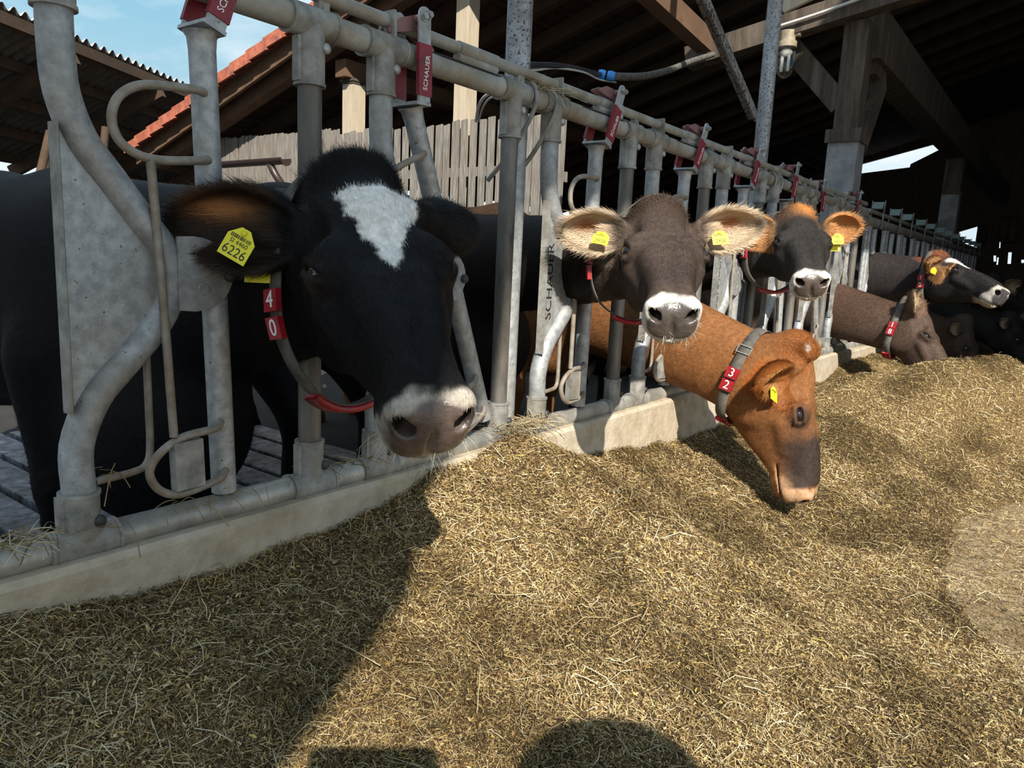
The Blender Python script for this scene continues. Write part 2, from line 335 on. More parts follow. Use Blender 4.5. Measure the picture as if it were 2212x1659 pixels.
def build_bay(i):
    phi, label = BAYS[i]; y = Y0 + i * PITCHY
    fine = i < 4
    root = empty('headlock_bay', (0, y, 0), label, 'headlock', 'headlock bays of the near feed barrier')
    # bent post with its side plate
    mb = MB(); mb.tube([(0, y + a, b) for a, b in PIPE], .0295, 20 if fine else 12); post = mb.build('neck_post', M['galv'], root)
    mb = MB(); tee(mb, y, HR, -1, r2=.0345, ln=.115); mb.build('clamp', M['galvd'], post)
    mb = MB(); tee(mb, y, 0, 1, r2=.0345, ln=.10); mb.build('clamp', M['galvd'], post)
    mb = MB(); mb.prism([(-.03, 0), (.03, 0), (.026, .075), (-.026, .075)], (0, y + .018, HR + .012), (0, 0, 1) and (1, 0, 0), (0, 0, 1), .009)
    mb.build('rod_bracket', M['galvd'], post)
    bolt_of(post, y + .004, HR - .052); bolt_of(post, y + .004, .045, 'boltd')
    poly = [(-.010, .262), (-.010, .765)] + [(a, b) for a, b in PIPE[::-1] if .30 < b < .755]
    mb = MB(); mb.prism(poly, (.004, y, 0), (0, 1, 0), (0, 0, 1), .004); mb.build('side_plate', M['galv2'], post)
    mb = MB(); mb.box((.012, y - .016, .512), (.030, .005, .512)); mb.tube([(.002, y - .008, .257), (.002, y - .008, .768)], .006, 8)
    mb.build('plate_flange', M['galvd'], post)
    if i in (2, 3, 4, 5):
        mb = MB(); mb.text('SCHAUER', .052, (.0065, y + .032, .50), (0, .0, 1), (0, -1, .0), lift=.0004, sx=1.15); mb.build('black_letter_fill', M['black'], post)  # solid black letters stand in for the dark seen through holes
    # hood over the pivot
    out = [(.19, .585)] + [(.225 + .085 * math.sin(t), .512 + .075 * math.cos(t)) for t in np.linspace(0, math.pi, 13)] + [(.19, .44)]
    mb = MB(); mb.prism(out, (.029, y, 0), (0, 1, 0), (0, 0, 1), .007)
    for q in ((.238, .552), (.243, .482)): mb.tube([(.0325, y + q[0], q[1]), (.0345, y + q[0], q[1])], [.013, .011], 14)
    mb.build('pivot_hood', M['galv'], post)
    mb = MB(); mb.ball((.037, y + .300, .509), (.012, .013, .013)); mb.build('pivot_bolt', M['boltd'], post)
    # thin guard rod bent back to the post
    mb = MB(); mb.tube(smooth_path([(-.012, y + .143, .40), (-.012, y + .144, .25), (-.012, y + .144, .16), (-.01, y + .135, .128), (-.008, y + .11, .117), (0, y + .03, .114)], 5), .0075, 10)
    mb.build('guard_rod', M['rod'], root)
    # straight post
    yp = y + .532; t1 = MB(); t1.cyl((0, yp, 0), (0, yp, HR), .027, 18); sp_ = t1.build('straight_post', M['rubbed'], root)
    mb = MB(); tee(mb, yp, HR, -1); mb.build('clamp', M['galvd'], sp_)
    mb = MB(); tee(mb, yp, 0, 1, ln=.11); mb.build('clamp', M['galvd'], sp_)
    bolt_of(sp_, yp + .004, HR - .055); bolt_of(sp_, yp + .004, .05, 'boltd')
    # swing bar: everything turns by phi about the pivot
    py, pz = y + .285, .5
    c, s_ = math.cos(phi), math.sin(phi)
    def T(p): return (p[0], py + (p[1] - .285) * c + (p[2] - pz) * s_, pz - (p[1] - .285) * s_ + (p[2] - pz) * c)
    def TT(ps): return [T(p) for p in ps]
    mb = MB(); mb.tube(TT([(0, .285, .035), (0, .285, .95), (0, .285, .975), (0, .285, .985)]), [.0265, .0265, .029, .036], 18)
    bar = mb.build('swing_bar', M['galv2'], root)
    X = .034
    up = smooth_path([(.022, .272, .868), (X, .245, .868), (X, .20, .866), (X, .138, .858), (X, .098, .833), (X, .082, .795), (X, .092, .757), (X, .125, .735), (X, .17, .729), (X, .24, .735), (.022, .274, .74)], 5)
    mb = MB(); mb.tube(TT(up), .0085, 12); mb.build('upper_loop', M['rod'], bar)
    lo = smooth_path([(.022, .272, .200), (X, .25, .190), (X, .18, .185), (X, .13, .162), (X, .106, .128), (X, .12, .09), (X, .155, .068), (X, .20, .068), (X, .255, .078), (.022, .278, .09)], 5)
    mb = MB(); mb.tube(TT(lo), .0085, 12); mb.build('lower_loop', M['rod'], bar)
    mb = MB(); mb.tube(TT([(X, .148, .729), (X, .155, .5), (X, .160, .190)]), .0085, 10); mb.build('drop_rod', M['rod'], bar)
    mb = MB(); a = T((X, .185, .127)); mb.box(a, (.024, .062, .10), np.array([[1, 0, 0], [0, c, s_], [0, -s_, c]])); mb.build('counterweight', M['galvd'], bar)
    # lever fork, leaning forward from the bar end
    th = phi + .36; c2, s2 = math.cos(th), math.sin(th); b0 = np.array(T((0, .285, .985)))
    ez = np.array([0, s2, c2]); ey = np.array([0, c2, -s2]); ex = np.array([1., 0, 0])
    def Fk(a, b, q): return b0 + ex * a + ey * b + ez * q
    Rm = np.stack([ex, ey, ez], 1)
    mb = MB(); mb.box(Fk(0, 0, .004), (.095, .050, .008), Rm)
    for sx in (-1, 1):
        w = .021; out = [(-w, 0), (w, 0), (w, .215)] + [(w * math.cos(t), .215 + w * math.sin(t)) for t in np.linspace(0, math.pi, 9)[1:-1]] + [(-w, .215)]
        mb.prism(out, Fk(sx * .045, 0, 0), ey, ez, .006)
    lev = mb.build('lever', M['galv2'], root)
    for sx in (1, -1):
        mb = MB(); mb.box(Fk(sx * .046, 0, .085), (.011, .047, .125), Rm)
        if sx == 1: mb.text('SCHAUER', .021, Fk(.0518, .003, .078), ez + .12 * ey, -ey, m=1, lift=.0004, sx=.95)
        mb.build('grip_sleeve', [M['red'], M['white']], lev)
    mb = MB()
    for sx in (-1, 1):
        mb.hex_bolt(Fk(sx * .048, -.007, .212), (sx, 0, 0)); mb.hex_bolt(Fk(sx * .048, .011, .219), (sx, 0, 0), .008)
    mb.build('lever_bolts', M['bolt'], lev)
    mb = MB(); mb.tube([Fk(-.042, 0, .21), Fk(.042, 0, .21)], .011, 12)
    for sx in (-.5, .5):
        mb.prism([(-.10, .165), (-.06, .200), (0, .222), (.012, .200), (.065, .150), (.058, .142), (.0, .182), (-.095, .158)], Fk(sx * .03, 0, 0), ey, ez, .008)
    mb.build('latch', M['redlatch'], lev)
    return root
for i in BAYS: build_bay(i)

# second barrier further along, lower rail with green latches
def build_far_barrier():
    z0 = 1.02; ys = 6.62
    t = empty('top_rail', (0, 9, z0), 'dusty top pipe of the far barrier, its open end beside the near barrier', 'rail')
    mb = MB(); P = [(-.02, ys, z0), (-.02, 17.5, z0)]; mb.tube(P, .040, 18, False); mb.build('pipe', M['railtop'], t)
    mb = MB(); mb.tube([(-.02, ys - .002, z0), (-.02, ys + .16, z0)], .048, 18, False); mb.tube([(-.02, ys + .004, z0), (-.02, ys + .005, z0)], .044, 18); mb.build('end_sleeve', M['railtop'], t)
    t = empty('locking_rod', (0, 9, z0 + .08), 'thin locking rod above the top pipe of the far barrier', 'rod')
    mb = MB(); mb.cyl((-.02, ys + .2, z0 + .085), (-.02, 17.5, z0 + .085), .017, 12); mb.build('pipe', M['railtop'], t)
    t = empty('bottom_rail', (0, 9, -.02), 'bottom pipe of the far barrier on the shaded kerb', 'rail')
    mb = MB(); mb.cyl((-.02, ys, -.02), (-.02, 17.5, -.02), .03, 12); mb.build('pipe', M['railbot'], t)
build_far_barrier()
def far_bay(y, label, phi):
    z0 = 1.02; x = -.02
    root = empty('headlock_bay', (x, y, 0), label, 'headlock', 'headlock bays of the far feed barrier')
    for k, dy in enumerate((0, .1)):
        mb = MB(); mb.cyl((x, y + dy, 0), (x, y + dy, z0), .022, 12)
        mb.cyl((x, y + dy, z0 - .06), (x, y + dy, z0 - .05), .027, 12); mb.build('straight_post', M['galv2'], root)
    mb = MB(); b0 = (x, y + .32 + phi * .5, z0 - .05)
    mb.tube([(x, y + .32 - phi * .5, .05), b0], .022, 12); mb.build('swing_bar', M['galv2'], root)
    mb = MB(); mb.tube(smooth_path([(x, y + .1, .15), (x, y + .12, .35), (x, y + .22, .5), (x, y + .12, .7), (x, y + .1, .9)], 4), .02, 10); mb.build('neck_post', M['galv2'], root)
    mb = MB()
    for sx in (-1, 1): mb.beam((x + sx * .05, y + .32 + phi * .5, z0 - .05), (x + sx * .05, y + .36 + phi * .5, z0 + .19), .03, .006, (1, 0, 0))
    lev = mb.build('lever', M['galvd'], root)
    mb = MB(); mb.box((x, y + .33 + phi * .5, z0 + .15), (.085, .012, .07), np.array([[1, 0, 0], [0, .8, .6], [0, -.6, .8]])); mb.build('latch', M['green'], lev)
far_lab = ['first bay of the far barrier, white sunlit posts beside its open pipe end', 'second bay of the far barrier, behind the neck of the black cow with collar 10',
           'third bay of the far barrier, behind the head of the black cow with collar 10', 'fourth bay of the far barrier, in shade beyond the black cow with collar 10']
for k in range(4): far_bay(6.82 + .72 * k, far_lab[k], (.0, .1, -.1, .1)[k])
for k in range(4, 12): far_bay(6.82 + .72 * k, 'dark headlock bay far down the shaded end of the barrier', (.0, .1)[k % 2])

# steel poles behind the rail, held to it with bent clamps
def pole(y, ztop, label, brace=None):
    t = empty('steel_pole', (-.085, y, FZ - .03), label, 'pole')
    mb = MB(); mb.cyl((-.085, y, HR - .02), (-.085, y, ztop), .041, 22); mb.build('shaft', M['polespeck'], t)
    mb = MB(); mb.cyl((-.085, y, FZ - .05), (-.085, y, HR), .042, 22); mb.build('lower_sleeve', M['galv2'], t)
    for dy in (-.055, .055):
        yy = y + dy
        mb = MB(); mb.tube(smooth_path([(-.13, yy - .02, .82), (-.05, yy - .015, .90), (.015, yy - .005, 1.0), (.036, yy, 1.06), (.026, yy, 1.10), (0, yy, 1.112), (-.05, yy, 1.105)], 5), .0075, 10)
        mb.build('clamp', M['galvd'], t)
    if brace is not None:
        a, b = brace; mb = MB(); mb.beam(a, b, .05, .012, (1, 0, 0)); mb.beam(np.array(a) + [-.02, 0, 0], np.array(b) + [-.02, 0, 0], .012, .05, (1, 0, 0)); mb.build('brace', M['poledark'], t)
    return t
pole(2.015, 4.6, 'thick grey steel pole with flaking paint rising behind the barrier by the plank fence')
pa = at_x(1634, 255, -.1); pb = at_x(1500, -60, -.1)
pole(4.32, 5.2, 'tall grey steel pole with a slanting brace, left of the glass lamp', (pa, pb))

# ------------------------------------------------------------------ barn shell
def wall_poly(name, outline, holes, origin, ex, ey, t, m):
    """a wall of thickness t with polygonal holes"""
    cu = bpy.data.curves.new(name, 'CURVE'); cu.dimensions = '2D'; cu.fill_mode = 'BOTH'; cu.extrude = t / 2
    for poly in [outline] + holes:
        sp = cu.splines.new('POLY'); sp.points.add(len(poly) - 1); sp.use_cyclic_u = True
        for p, q in zip(sp.points, poly): p.co = (q[0], q[1], 0, 1)
    ob = bpy.data.objects.new(name + '_c', cu); col.objects.link(ob); bpy.context.view_layer.update()
    me = bpy.data.meshes.new_from_object(ob.evaluated_get(bpy.context.evaluated_depsgraph_get()))
    bpy.data.objects.remove(ob); bpy.data.curves.remove(cu)
    ex = unit(ex); ey = unit(ey); ez = np.cross(ex, ey)
    me.transform(Matrix([[ex[i], ey[i], ez[i], 0] for i in range(3)] + [[0, 0, 0, 1]]))
    me.name = name; me.materials.clear(); me.materials.append(m)
    o = bpy.data.objects.new(name, me); col.objects.link(o); o.location = origin
    return tag(o, kind='structure')

# added unseen wall: blocks the sun, its opening shaped to the wanted shade edge
wall_poly('wall_sun_mask', [(-4.3, FZ), (24, FZ), (24, 6.2), (5.85, 6.2), (5.85, 5.8), (-4.3, 5.8)],
          [[(-3.2, FZ + .02), (5.15, FZ + .02), (5.15, 3.85), (-.95, 3.85), (-1.05, 3.25), (-1.38, 2.88), (-1.45, 2.55), (-3.2, .95)]], (3.0, 0, 0), (0, 1, 0), (0, 0, 1), .16, M['bounce_wall'])
RS, RZ = .3, 5.09                      # slope and height (at x = 0) of the tiled roof
def rz(x): return RZ + RS * x
YV, YB = 6.0, 24.0                     # its near verge and the back wall
ca, sa = math.cos(math.atan(RS)), math.sin(math.atan(RS))
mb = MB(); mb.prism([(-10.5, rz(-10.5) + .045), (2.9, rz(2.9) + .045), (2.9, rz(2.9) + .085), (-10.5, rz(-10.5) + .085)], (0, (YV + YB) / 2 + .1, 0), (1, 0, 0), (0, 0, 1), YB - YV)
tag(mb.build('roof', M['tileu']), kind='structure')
vt = empty('verge_tiles', (-6, YV, rz(-6)), 'stepped row of red clay tiles along the gable edge of the roof', 'roof tiles')
mb = MB(); k = 0; x = -10.55
while x < 1.5:
    a = np.array([x, YV, rz(x) + .085]); d = np.array([ca, 0, sa]); up = np.array([-sa, 0, ca])
    R_ = np.stack([d, [0, 1, 0], up], 1) @ np.array([[math.cos(.07), 0, math.sin(.07)], [0, 1, 0], [-math.sin(.07), 0, math.cos(.07)]])
    mb.box(a + d * .2, (.42, .30, .022), R_); mb.box(a + d * .2 + [0, -.15, 0] - up * .055, (.43, .024 + .006 * (k % 2), .13), R_)
    x += .36; k += 1
mb.build('tile_row', M['tile'], vt)
def board(name, a, b, w, h, m, label, cat, group=None, up=(0, 0, 1)):
    mb = MB(); mb.beam(a, b, w, h, up); o = mb.build(name, m); return tag(o, label, cat, group)
board('barge_board', (-10.5, YV + .02, rz(-10.5) - .09), (2.88, YV + .02, rz(2.88) - .09), .05, .20, M['wood_brown'], 'brown barge board right under the red verge tiles', 'board')
board('verge_rafter', (-10.3, YV + .28, rz(-10.3) - .17), (2.88, YV + .28, rz(2.88) - .17), .16, .24, M['wood_brown'], 'thick brown rafter just inside the gable edge of the tiled roof', 'rafter')
for k in range(14):
    y = YV + 1.15 + .85 * k
    board('rafter', (-10.3, y, rz(-10.3) - .1), (2.88, y, rz(2.88) - .1), .12, .2, M['wood_shade'], 'dark rafter on the underside of the tiled roof', 'rafter', 'rafters under the tiled roof')
mb = MB()
x = -10.2
while x < 2.85: mb.box((x, 15, rz(x) + .026), (.05, 17.8, .035)); x += .34
battens = mb.build('tile_battens', M['wood_shade']); tag(battens, 'closely spaced dark battens carrying the tiles overhead', 'battens')

# posts, beams and the plank fence across the yard
PY = 6.6
p0 = at_y(765, 170, PY); p1 = at_y(1010, 60, PY)
def timber_post(x, y, z1, w, label):
    t = MB(); t.box((x, y, (FZ + z1) / 2), (w, w, z1 - FZ)); o = t.build('timber_post', M['wood_pale']); return tag(o, label, 'post')
timber_post(p0[0], PY, p0[2] - .05, .2, 'short pale timber post under a beam end, behind the fence pickets')
timber_post(p1[0], PY, rz(p1[0]) - .05, .18, 'tall pale timber post rising from the plank fence to the roof')
board('wall_plate', (p0[0], PY - .22, p0[2] + .08), (p0[0], 13, p0[2] + .08), .19, .20, M['wood_brown'], 'brown beam with a sunlit cut end on the short pale post', 'beam')
mb = MB(); mb.box((p0[0], PY, p0[2] - .04), (.25, .25, .03)); mb.box((p0[0], PY, p0[2] - .065), (.225, .225, .03)); tag(mb.build('post_cap', M['wood_old']), 'small stepped wooden cap on the short pale post', 'cap')
def plank_fence(name_label, cols, y, pitch, wid, ztop, zbot, jitter, raily):
    t = empty('plank_fence', ((cols[0] + cols[1]) / 2, y, zbot), name_label, 'fence'); rr = random.Random(int(y * 10))
    mb = MB(); x = cols[0]
    while x < cols[1]:
        dz = rr.uniform(-jitter, jitter) * .5; a = rr.uniform(-.012, .012); w = wid * rr.uniform(.86, 1.05)
        zt = ztop(x) + dz
        mb.prism([(-w / 2, zbot), (w / 2, zbot), (w / 2 + a, zt), (-w / 2 + a, zt - rr.uniform(0, .02))], (x, y + rr.uniform(-.006, .006), 0), (1, 0, 0), (0, 0, 1), .024); x += pitch * rr.uniform(.93, 1.07)
    mb.build('pickets', M['wood_grey'], t)
    for z in raily:
        mb = MB(); mb.box(((cols[0] + cols[1]) / 2, y + .04, z), (cols[1] - cols[0], .05, .10)); mb.build('rail', M['wood_grey'], t)
yA = 6.45
A0, A1 = at_y(690, 290, yA), at_y(1090, 252, yA)
plank_fence('weathered grey plank fence with gaps between the pickets, behind the barrier', (A0[0], A1[0]), yA, .128, .093, lambda x: A0[2] + (A1[2] - A0[2]) * (x - A0[0]) / (A1[0] - A0[0]), -.2, .05, (.9, 1.5))
B0, B1 = at_y(1143, 245, yA - .1), at_y(1225, 258, yA - .1)
plank_fence('short run of wide pale boards right of the grey pole, by the dark opening', (B0[0], B1[0]), yA - .1, .126, .118, lambda x: B0[2], -.2, .04, (.8, 1.4))
yC = 6.5
C0, C1 = at_y(470, 300, yC), at_y(735, 278, yC)
plank_fence('sunlit board wall of narrow planks behind the brown gutter', (C0[0], C1[0]), yC, .082, .071, lambda x: C0[2] + (C1[2] - C0[2]) * (x - C0[0]) / (C1[0] - C0[0]), -.2, .03, (.7, 1.4))

# brown gutter with its downpipe
g0, g1 = at_y(455, 349, 5.75), at_y(618, 345, 5.75)
t = empty('rain_gutter', g0, 'brown half-round gutter with a bent downpipe in front of the board wall', 'gutter')
mb = MB(); r = .075; prof_ = [(r * math.cos(q), r * math.sin(q)) for q in np.linspace(math.pi, 2 * math.pi, 13)] + [((r - .006) * math.cos(q), (r - .006) * math.sin(q)) for q in np.linspace(2 * math.pi, math.pi, 13)]
dg = unit(g1 - g0); mb.prism(prof_, (g0 + g1) / 2, np.cross([0, 0, 1], dg) * -1, (0, 0, 1), np.linalg.norm(g1 - g0)); mb.build('trough', M['gutter'], t)
mb = MB(); mb.prism([(r * math.cos(q), r * math.sin(q)) for q in np.linspace(math.pi, 2 * math.pi, 13)], g1, np.cross([0, 0, 1], dg) * -1, (0, 0, 1), .012); mb.build('end_cap', M['gutter'], t)
mb = MB(); mb.tube(smooth_path([at_y(582, 352, 5.75), at_y(590, 368, 5.75), at_y(600, 385, 5.78), at_y(614, 404, 5.85), at_y(632, 418, 5.95)], 4), .045, 14); mb.build('downpipe', M['gutter'], t)

# open shed with a corrugated roof on the left
hz_, lz_ = 3.62, 2.085
h0, h1 = at_z(-40, -10, hz_), at_z(412, 186, hz_); dE = unit(h1 - h0)
l0 = at_z(0, 331, lz_); nE = np.array([-dE[1], dE[0], 0]); span = (l0 - h0) @ nE
t = empty('open_shed', (h0 + h1) / 2 * [1, 1, 0] + [0, 0, FZ], 'open shed with a grey corrugated roof on dark purlins, beyond the cows on the left', 'shed')
L_ = 26.0; hs = h1 - dE * 17.5
mb = MB(); nu, nv = 1300, 9; V = []
for i in range(nu):
    s_ = L_ * i / (nu - 1); wv = .042 * math.cos(2 * math.pi * s_ / .21)
    for j in range(nv):
        q = j / (nv - 1); p = hs + dE * s_ + nE * span * q; V.append((p[0], p[1], hz_ + (lz_ - hz_) * q + wv))
V = np.array(V); F = [(i * nv + j, i * nv + j + 1, (i + 1) * nv + j + 1, (i + 1) * nv + j) for i in range(nu - 1) for j in range(nv - 1)]
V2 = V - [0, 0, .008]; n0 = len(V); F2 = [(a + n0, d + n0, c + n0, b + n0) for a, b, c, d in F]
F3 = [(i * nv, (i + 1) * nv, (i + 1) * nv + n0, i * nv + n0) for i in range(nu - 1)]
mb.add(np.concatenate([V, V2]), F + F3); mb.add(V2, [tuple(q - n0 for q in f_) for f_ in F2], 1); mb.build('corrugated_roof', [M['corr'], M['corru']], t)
sl = unit(nE * span + np.array([0, 0, lz_ - hz_])); 
for q in (.02, .26, .5, .74, .97):
    a = hs + nE * span * q; a = np.array([a[0], a[1], hz_ + (lz_ - hz_) * q - .125]); mb = MB(); mb.beam(a, a + dE * (L_ - .25), .10, .16); mb.build('purlin', M['wood_shade'], t)
for s_ in np.arange(.4, L_, 2.3):
    a = hs + dE * s_; b = a + nE * span; mb = MB(); mb.beam((a[0], a[1], hz_ - .31), (b[0], b[1], lz_ - .31), .13, .21); mb.build('rafter', M['wood_shade'], t)
for s_ in (.4, 5, 9.6, 21.0, 25.):
    for q in (.97,):
        b = hs + dE * s_ + nE * span * q; mb = MB(); mb.cyl((b[0], b[1], FZ - .03), (b[0], b[1], lz_ - .2), .05, 10); mb.build('support_pipe', M['wood_shade'], t)
b = at_y(60, 385, 4.6); 
mb = MB(); mb.cyl(at_d(108, 285, 9.4), at_d(62, 480, 9.1), .052, 10); mb.build('support_pipe', M['wood_shade'], t)
mb = MB(); mb.cyl(at_d(96, 330, 11.), at_d(112, 480, 11.), .052, 10); mb.build('support_pipe', M['wood_shade'], t)
mb = MB(); mb.cyl(at_d(228, 275, 11.8), at_d(222, 345, 11.8), .06, 10); mb.build('support_pipe', M['wood_shade'], t)

# bare winter trees beyond the shed
def bare_tree(base, h, seed, label):
    rr = random.Random(seed); mb = MB()
    def grow(p, d, ln, r, lev):
        q = p + d * ln; mb.tube([p, (p + q) / 2 + np.array([rr.uniform(-.04, .04) * ln] * 3), q], [r, r * .85, r * .65], 5 if lev else 7, False)
        if lev >= 5: return
        for k in range(3 if lev < 4 else 2):
            nd = unit(d + np.array([rr.uniform(-.75, .75), rr.uniform(-.75, .75), rr.uniform(-.1, .5)])); grow(q, nd, ln * rr.uniform(.62, .8), r * .62, lev + 1)
    grow(np.array(base, float), np.array([0, 0, 1.]), h * .3, h * .014, 0)
    return tag(mb.build('bare_tree', M['bark']), label, 'tree', 'bare trees beyond the shed')
for k, (px, D, h, lb) in enumerate([(20, 34, 4.6, 'bare tree seen under the shed roof above the black cow\'s back, at the photo edge'), (92, 36, 4.4, 'bare tree behind the slanting shed pipes'), (285, 44, 4.6, 'bare tree under the shed roof, left of the bar with the two loops'), (312, 46, 4.4, 'bare tree seen behind the drop rod of the nearest bay'), (55, 46, 5.4, 'taller bare tree between two others above the cow\'s back')]):
    b = at_d(px, 400, D); bare_tree((b[0], b[1], FZ), h, k + 3, lb)
ground = MB(); ground.box((-30, 20, FZ - .2), (60, 90, .2)); tag(ground.build('floor_yard', M['soil']), kind='structure')

# ------------------------------------------------------------------ inside of the barn
holes = []
def hole(pts): return [(-(at_y(px, py, YB)[0]), at_y(px, py, YB)[2]) for px, py in pts]
holes.append(hole([(1838, 378), (1966, 362), (1968, 355), (2042, 318), (2046, 304), (1838, 361)]))
holes.append(hole([(2072, 512), (2088, 530), (2110, 535), (2112, 489), (2072, 501)]))
holes.append(hole([(2152, 572), (2156, 572), (2158, 556), (2154, 556)]))
holes.append(hole([(2158, 536), (2161, 536), (2162, 520), (2159, 520)]))
holes.append(hole([(2146, 565), (2152, 565), (2152, 552), (2146, 552)]))
holes.append(hole([(2176, 570), (2184, 570), (2186, 545), (2178, 545)]))
holes.append(hole([(2206, 568), (2240, 568), (2240, 561), (2206, 561)]))
wall_poly('wall_back', [(-9, FZ), (14, FZ), (14, 8), (-9, 8)], holes, (0, YB, 0), (-1, 0, 0), (0, 0, 1), .12, M['wallw'])
wall_poly('wall_left', [(11, FZ), (24, FZ), (24, 1.85), (11, 1.85)], [], (-10.6, 0, 0), (0, 1, 0), (0, 0, 1), .1, M['wallw'])
def window_boards(px0, py0, px1, py1, y, n):
    a = at_y(px0, py1, y); b = at_y(px1, py0, y); w = b[0] - a[0]; h = b[2] - a[2]
    t = empty('window_%d' % n, (a + b) / 2, None, None); tag(t, kind='structure')
    mb = MB(); mb.box(((a[0] + b[0]) / 2, y, (a[2] + b[2]) / 2), (w, .03, h)); mb.build('pane', M['wood_brown'], t)
    mb = MB()
    for x in (a[0], b[0], (a[0] + b[0]) / 2): mb.box((x, y - .03, (a[2] + b[2]) / 2), (.07, .05, h))
    for z in (a[2], b[2]): mb.box(((a[0] + b[0]) / 2, y - .03, z), (w, .05, .07))
    mb.build('window_frame', M['wood_old'], t)
window_boards(2110, 487, 2128, 528, YB - .3, 1)
window_boards(2156, 470, 2200, 520, YB - .3, 2)

# timber-topped concrete columns
XC = -.17
def column(px, pyc, label, n):
    q = at_x(px, pyc, XC); y = q[1]; zt = q[2]
    root = empty('column_support', (XC, y, FZ), label, 'column')
    mb = MB(); mb.box((XC, y, (FZ + zt) / 2), (.225, .225, zt - FZ + .04)); mb.build('concrete_shaft', M['pillar'], root)
    return root, y, zt
c1, yc, zc = column(1828, 315, 'concrete column with an old timber head and braces, right of the glass lamp', 1)
ztop = at_x(1845, 35, XC)[2]
mb = MB(); mb.box((XC, yc, (zc + ztop) / 2), (.18, .195, ztop - zc)); mb.build('timber_head', M['wood_old'], c1)
mb = MB(); mb.box((XC, yc - .01, zc + .06), (.265, .265, .10)); mb.build('board_collar', M['wood_old'], c1)
mb = MB(); mb.beam((XC, yc + .1, zc + .02), (XC, yc + .56, ztop - .31), .18, .23, (1, 0, 0)); mb.build('brace', M['wood_old'], c1)
mb = MB(); mb.beam((XC - .06, yc - .02, zc + .30), (XC - .55, yc - .02, ztop - .07), .16, .15, (0, 1, 0)); mb.build('brace', M['wood_old'], c1)
mb = MB(); mb.box((XC, yc + .43, ztop - .27), (.20, .40, .11)); mb.build('corbel', M['wood_old'], c1)
c2, yc2, zc2 = column(2056, 418, 'second concrete column further along the dark barrier', 2)
mb = MB(); mb.box((XC, yc2, zc2 + .35), (.22, .24, .75)); mb.build('timber_head', M['wood_old'], c2)
zb_ = ztop - .05
board('long_beam', (XC + .02, yc + .12, zb_), (XC + .02, 20, zb_), .25, .37, M['wood_old'], 'massive dark beam running lengthwise over the concrete columns', 'beam')
e0, e1 = at_y(1488, 128, yc - .15), at_y(1915, -8, yc - .15)
board('cross_beam', e0, e1 + (e1 - e0) * .25, .16, .17, M['wood_old'], 'old rounded cross beam above the lamp, with a pale conduit along it', 'beam')
mb = MB(); mb.tube(smooth_path([at_y(1688, 55, yc - .26), at_y(1760, 32, yc - .26), at_y(1842, 3, yc - .26), at_y(1875, -10, yc - .26)], 4), .012, 10); tag(mb.build('conduit', M['cablew']), 'pale conduit pipe fixed along the old cross beam', 'pipe')
q0, q1 = at_x(1360, -60, -1.3), at_x(1524, 92, -1.3)
board('purlin', q0, q1, .13, .16, M['wood_brown'], 'orange-brown purlin ending in the dark, above the hose', 'beam')
q0 = at_y(1700, 10, 5.0); mb = MB(); mb.beam(at_y(1690, 12, 5.0), at_y(1760, -22, 5.0), .03, .10); tag(mb.build('broken_board', M['wood_pale']), 'pale broken board end caught by light above the grey pole', 'board')
# glass lamp
lc = at_y(1703, 68, yc - .2); u_ = np.array([0, 0, 1.]); s_ = 5.8 / 1607
t = empty('barn_lamp', lc, 'old glass jar lamp hanging under the cross beam', 'lamp')
mb = MB(); mb.cyl(lc, lc - u_ * 26 * s_, .065, 18, r2=.06); mb.tube([lc - u_ * 22 * s_, lc - u_ * 34 * s_], .075, 20); mb.cyl(lc + [-.10, 0, -.03], lc + [.10, 0, -.03], .02, 10); mb.build('cap', M['enamel'], t)
glass = bpy.data.materials.new('lamp_glass'); glass.use_nodes = True; gb = glass.node_tree.nodes['Principled BSDF']; gb.inputs['Transmission Weight'].default_value = 1; gb.inputs['Roughness'].default_value = .05; gb.inputs['Base Color'].default_value = (.85, .84, .78, 1)
mb = MB(); zz = [34, 40, 70, 84, 92, 97, 99]; rr_ = [.070, .071, .070, .062, .046, .022, .002]
mb.tube([lc - u_ * z * s_ for z in zz], rr_, 20, False); mb.build('glass_jar', glass, t)
mb = MB(); mb.ball(lc - u_ * 45 * s_, .032); mb.cyl(lc - u_ * 50 * s_ - [.018, 0, 0], lc - u_ * 82 * s_ - [.018, 0, 0], .009, 8); mb.cyl(lc - u_ * 50 * s_ + [.018, 0, 0], lc - u_ * 82 * s_ + [.018, 0, 0], .009, 8); mb.build('bulb', M['white'], t)
# water hose with blue couplings
def pd(pts): return smooth_path([at_d(*p) for p in pts], 5)
t = empty('water_hose', at_d(1310, 162, 4.2), 'dusty water hose with two blue couplings, strung above the barrier', 'hose')
mb = MB(); mb.tube(pd([(1326, 165, 4.25), (1360, 166, 4.4), (1400, 163, 4.7), (1450, 150, 5.1), (1492, 133, 5.6), (1540, 118, 6.2)]), .022, 14); mb.build('hose', M['hose'], t)
mb = MB(); mb.tube(pd([(1080, 138, 2.7), (1150, 141, 3.0), (1200, 142, 3.3), (1250, 149, 3.7), (1296, 161, 4.15)]), .013, 12); mb.build('feed_pipe', M['cable'], t)
for a, b in (((1292, 160), (1307, 163)), ((1311, 163), (1327, 166))):
    mb = MB(); mb.tube([at_d(*a, 4.2), at_d((a[0] + b[0]) / 2, (a[1] + b[1]) / 2, 4.2), at_d(*b, 4.2)], [.024, .029, .026], 14); mb.build('coupling', M['blue'], t)
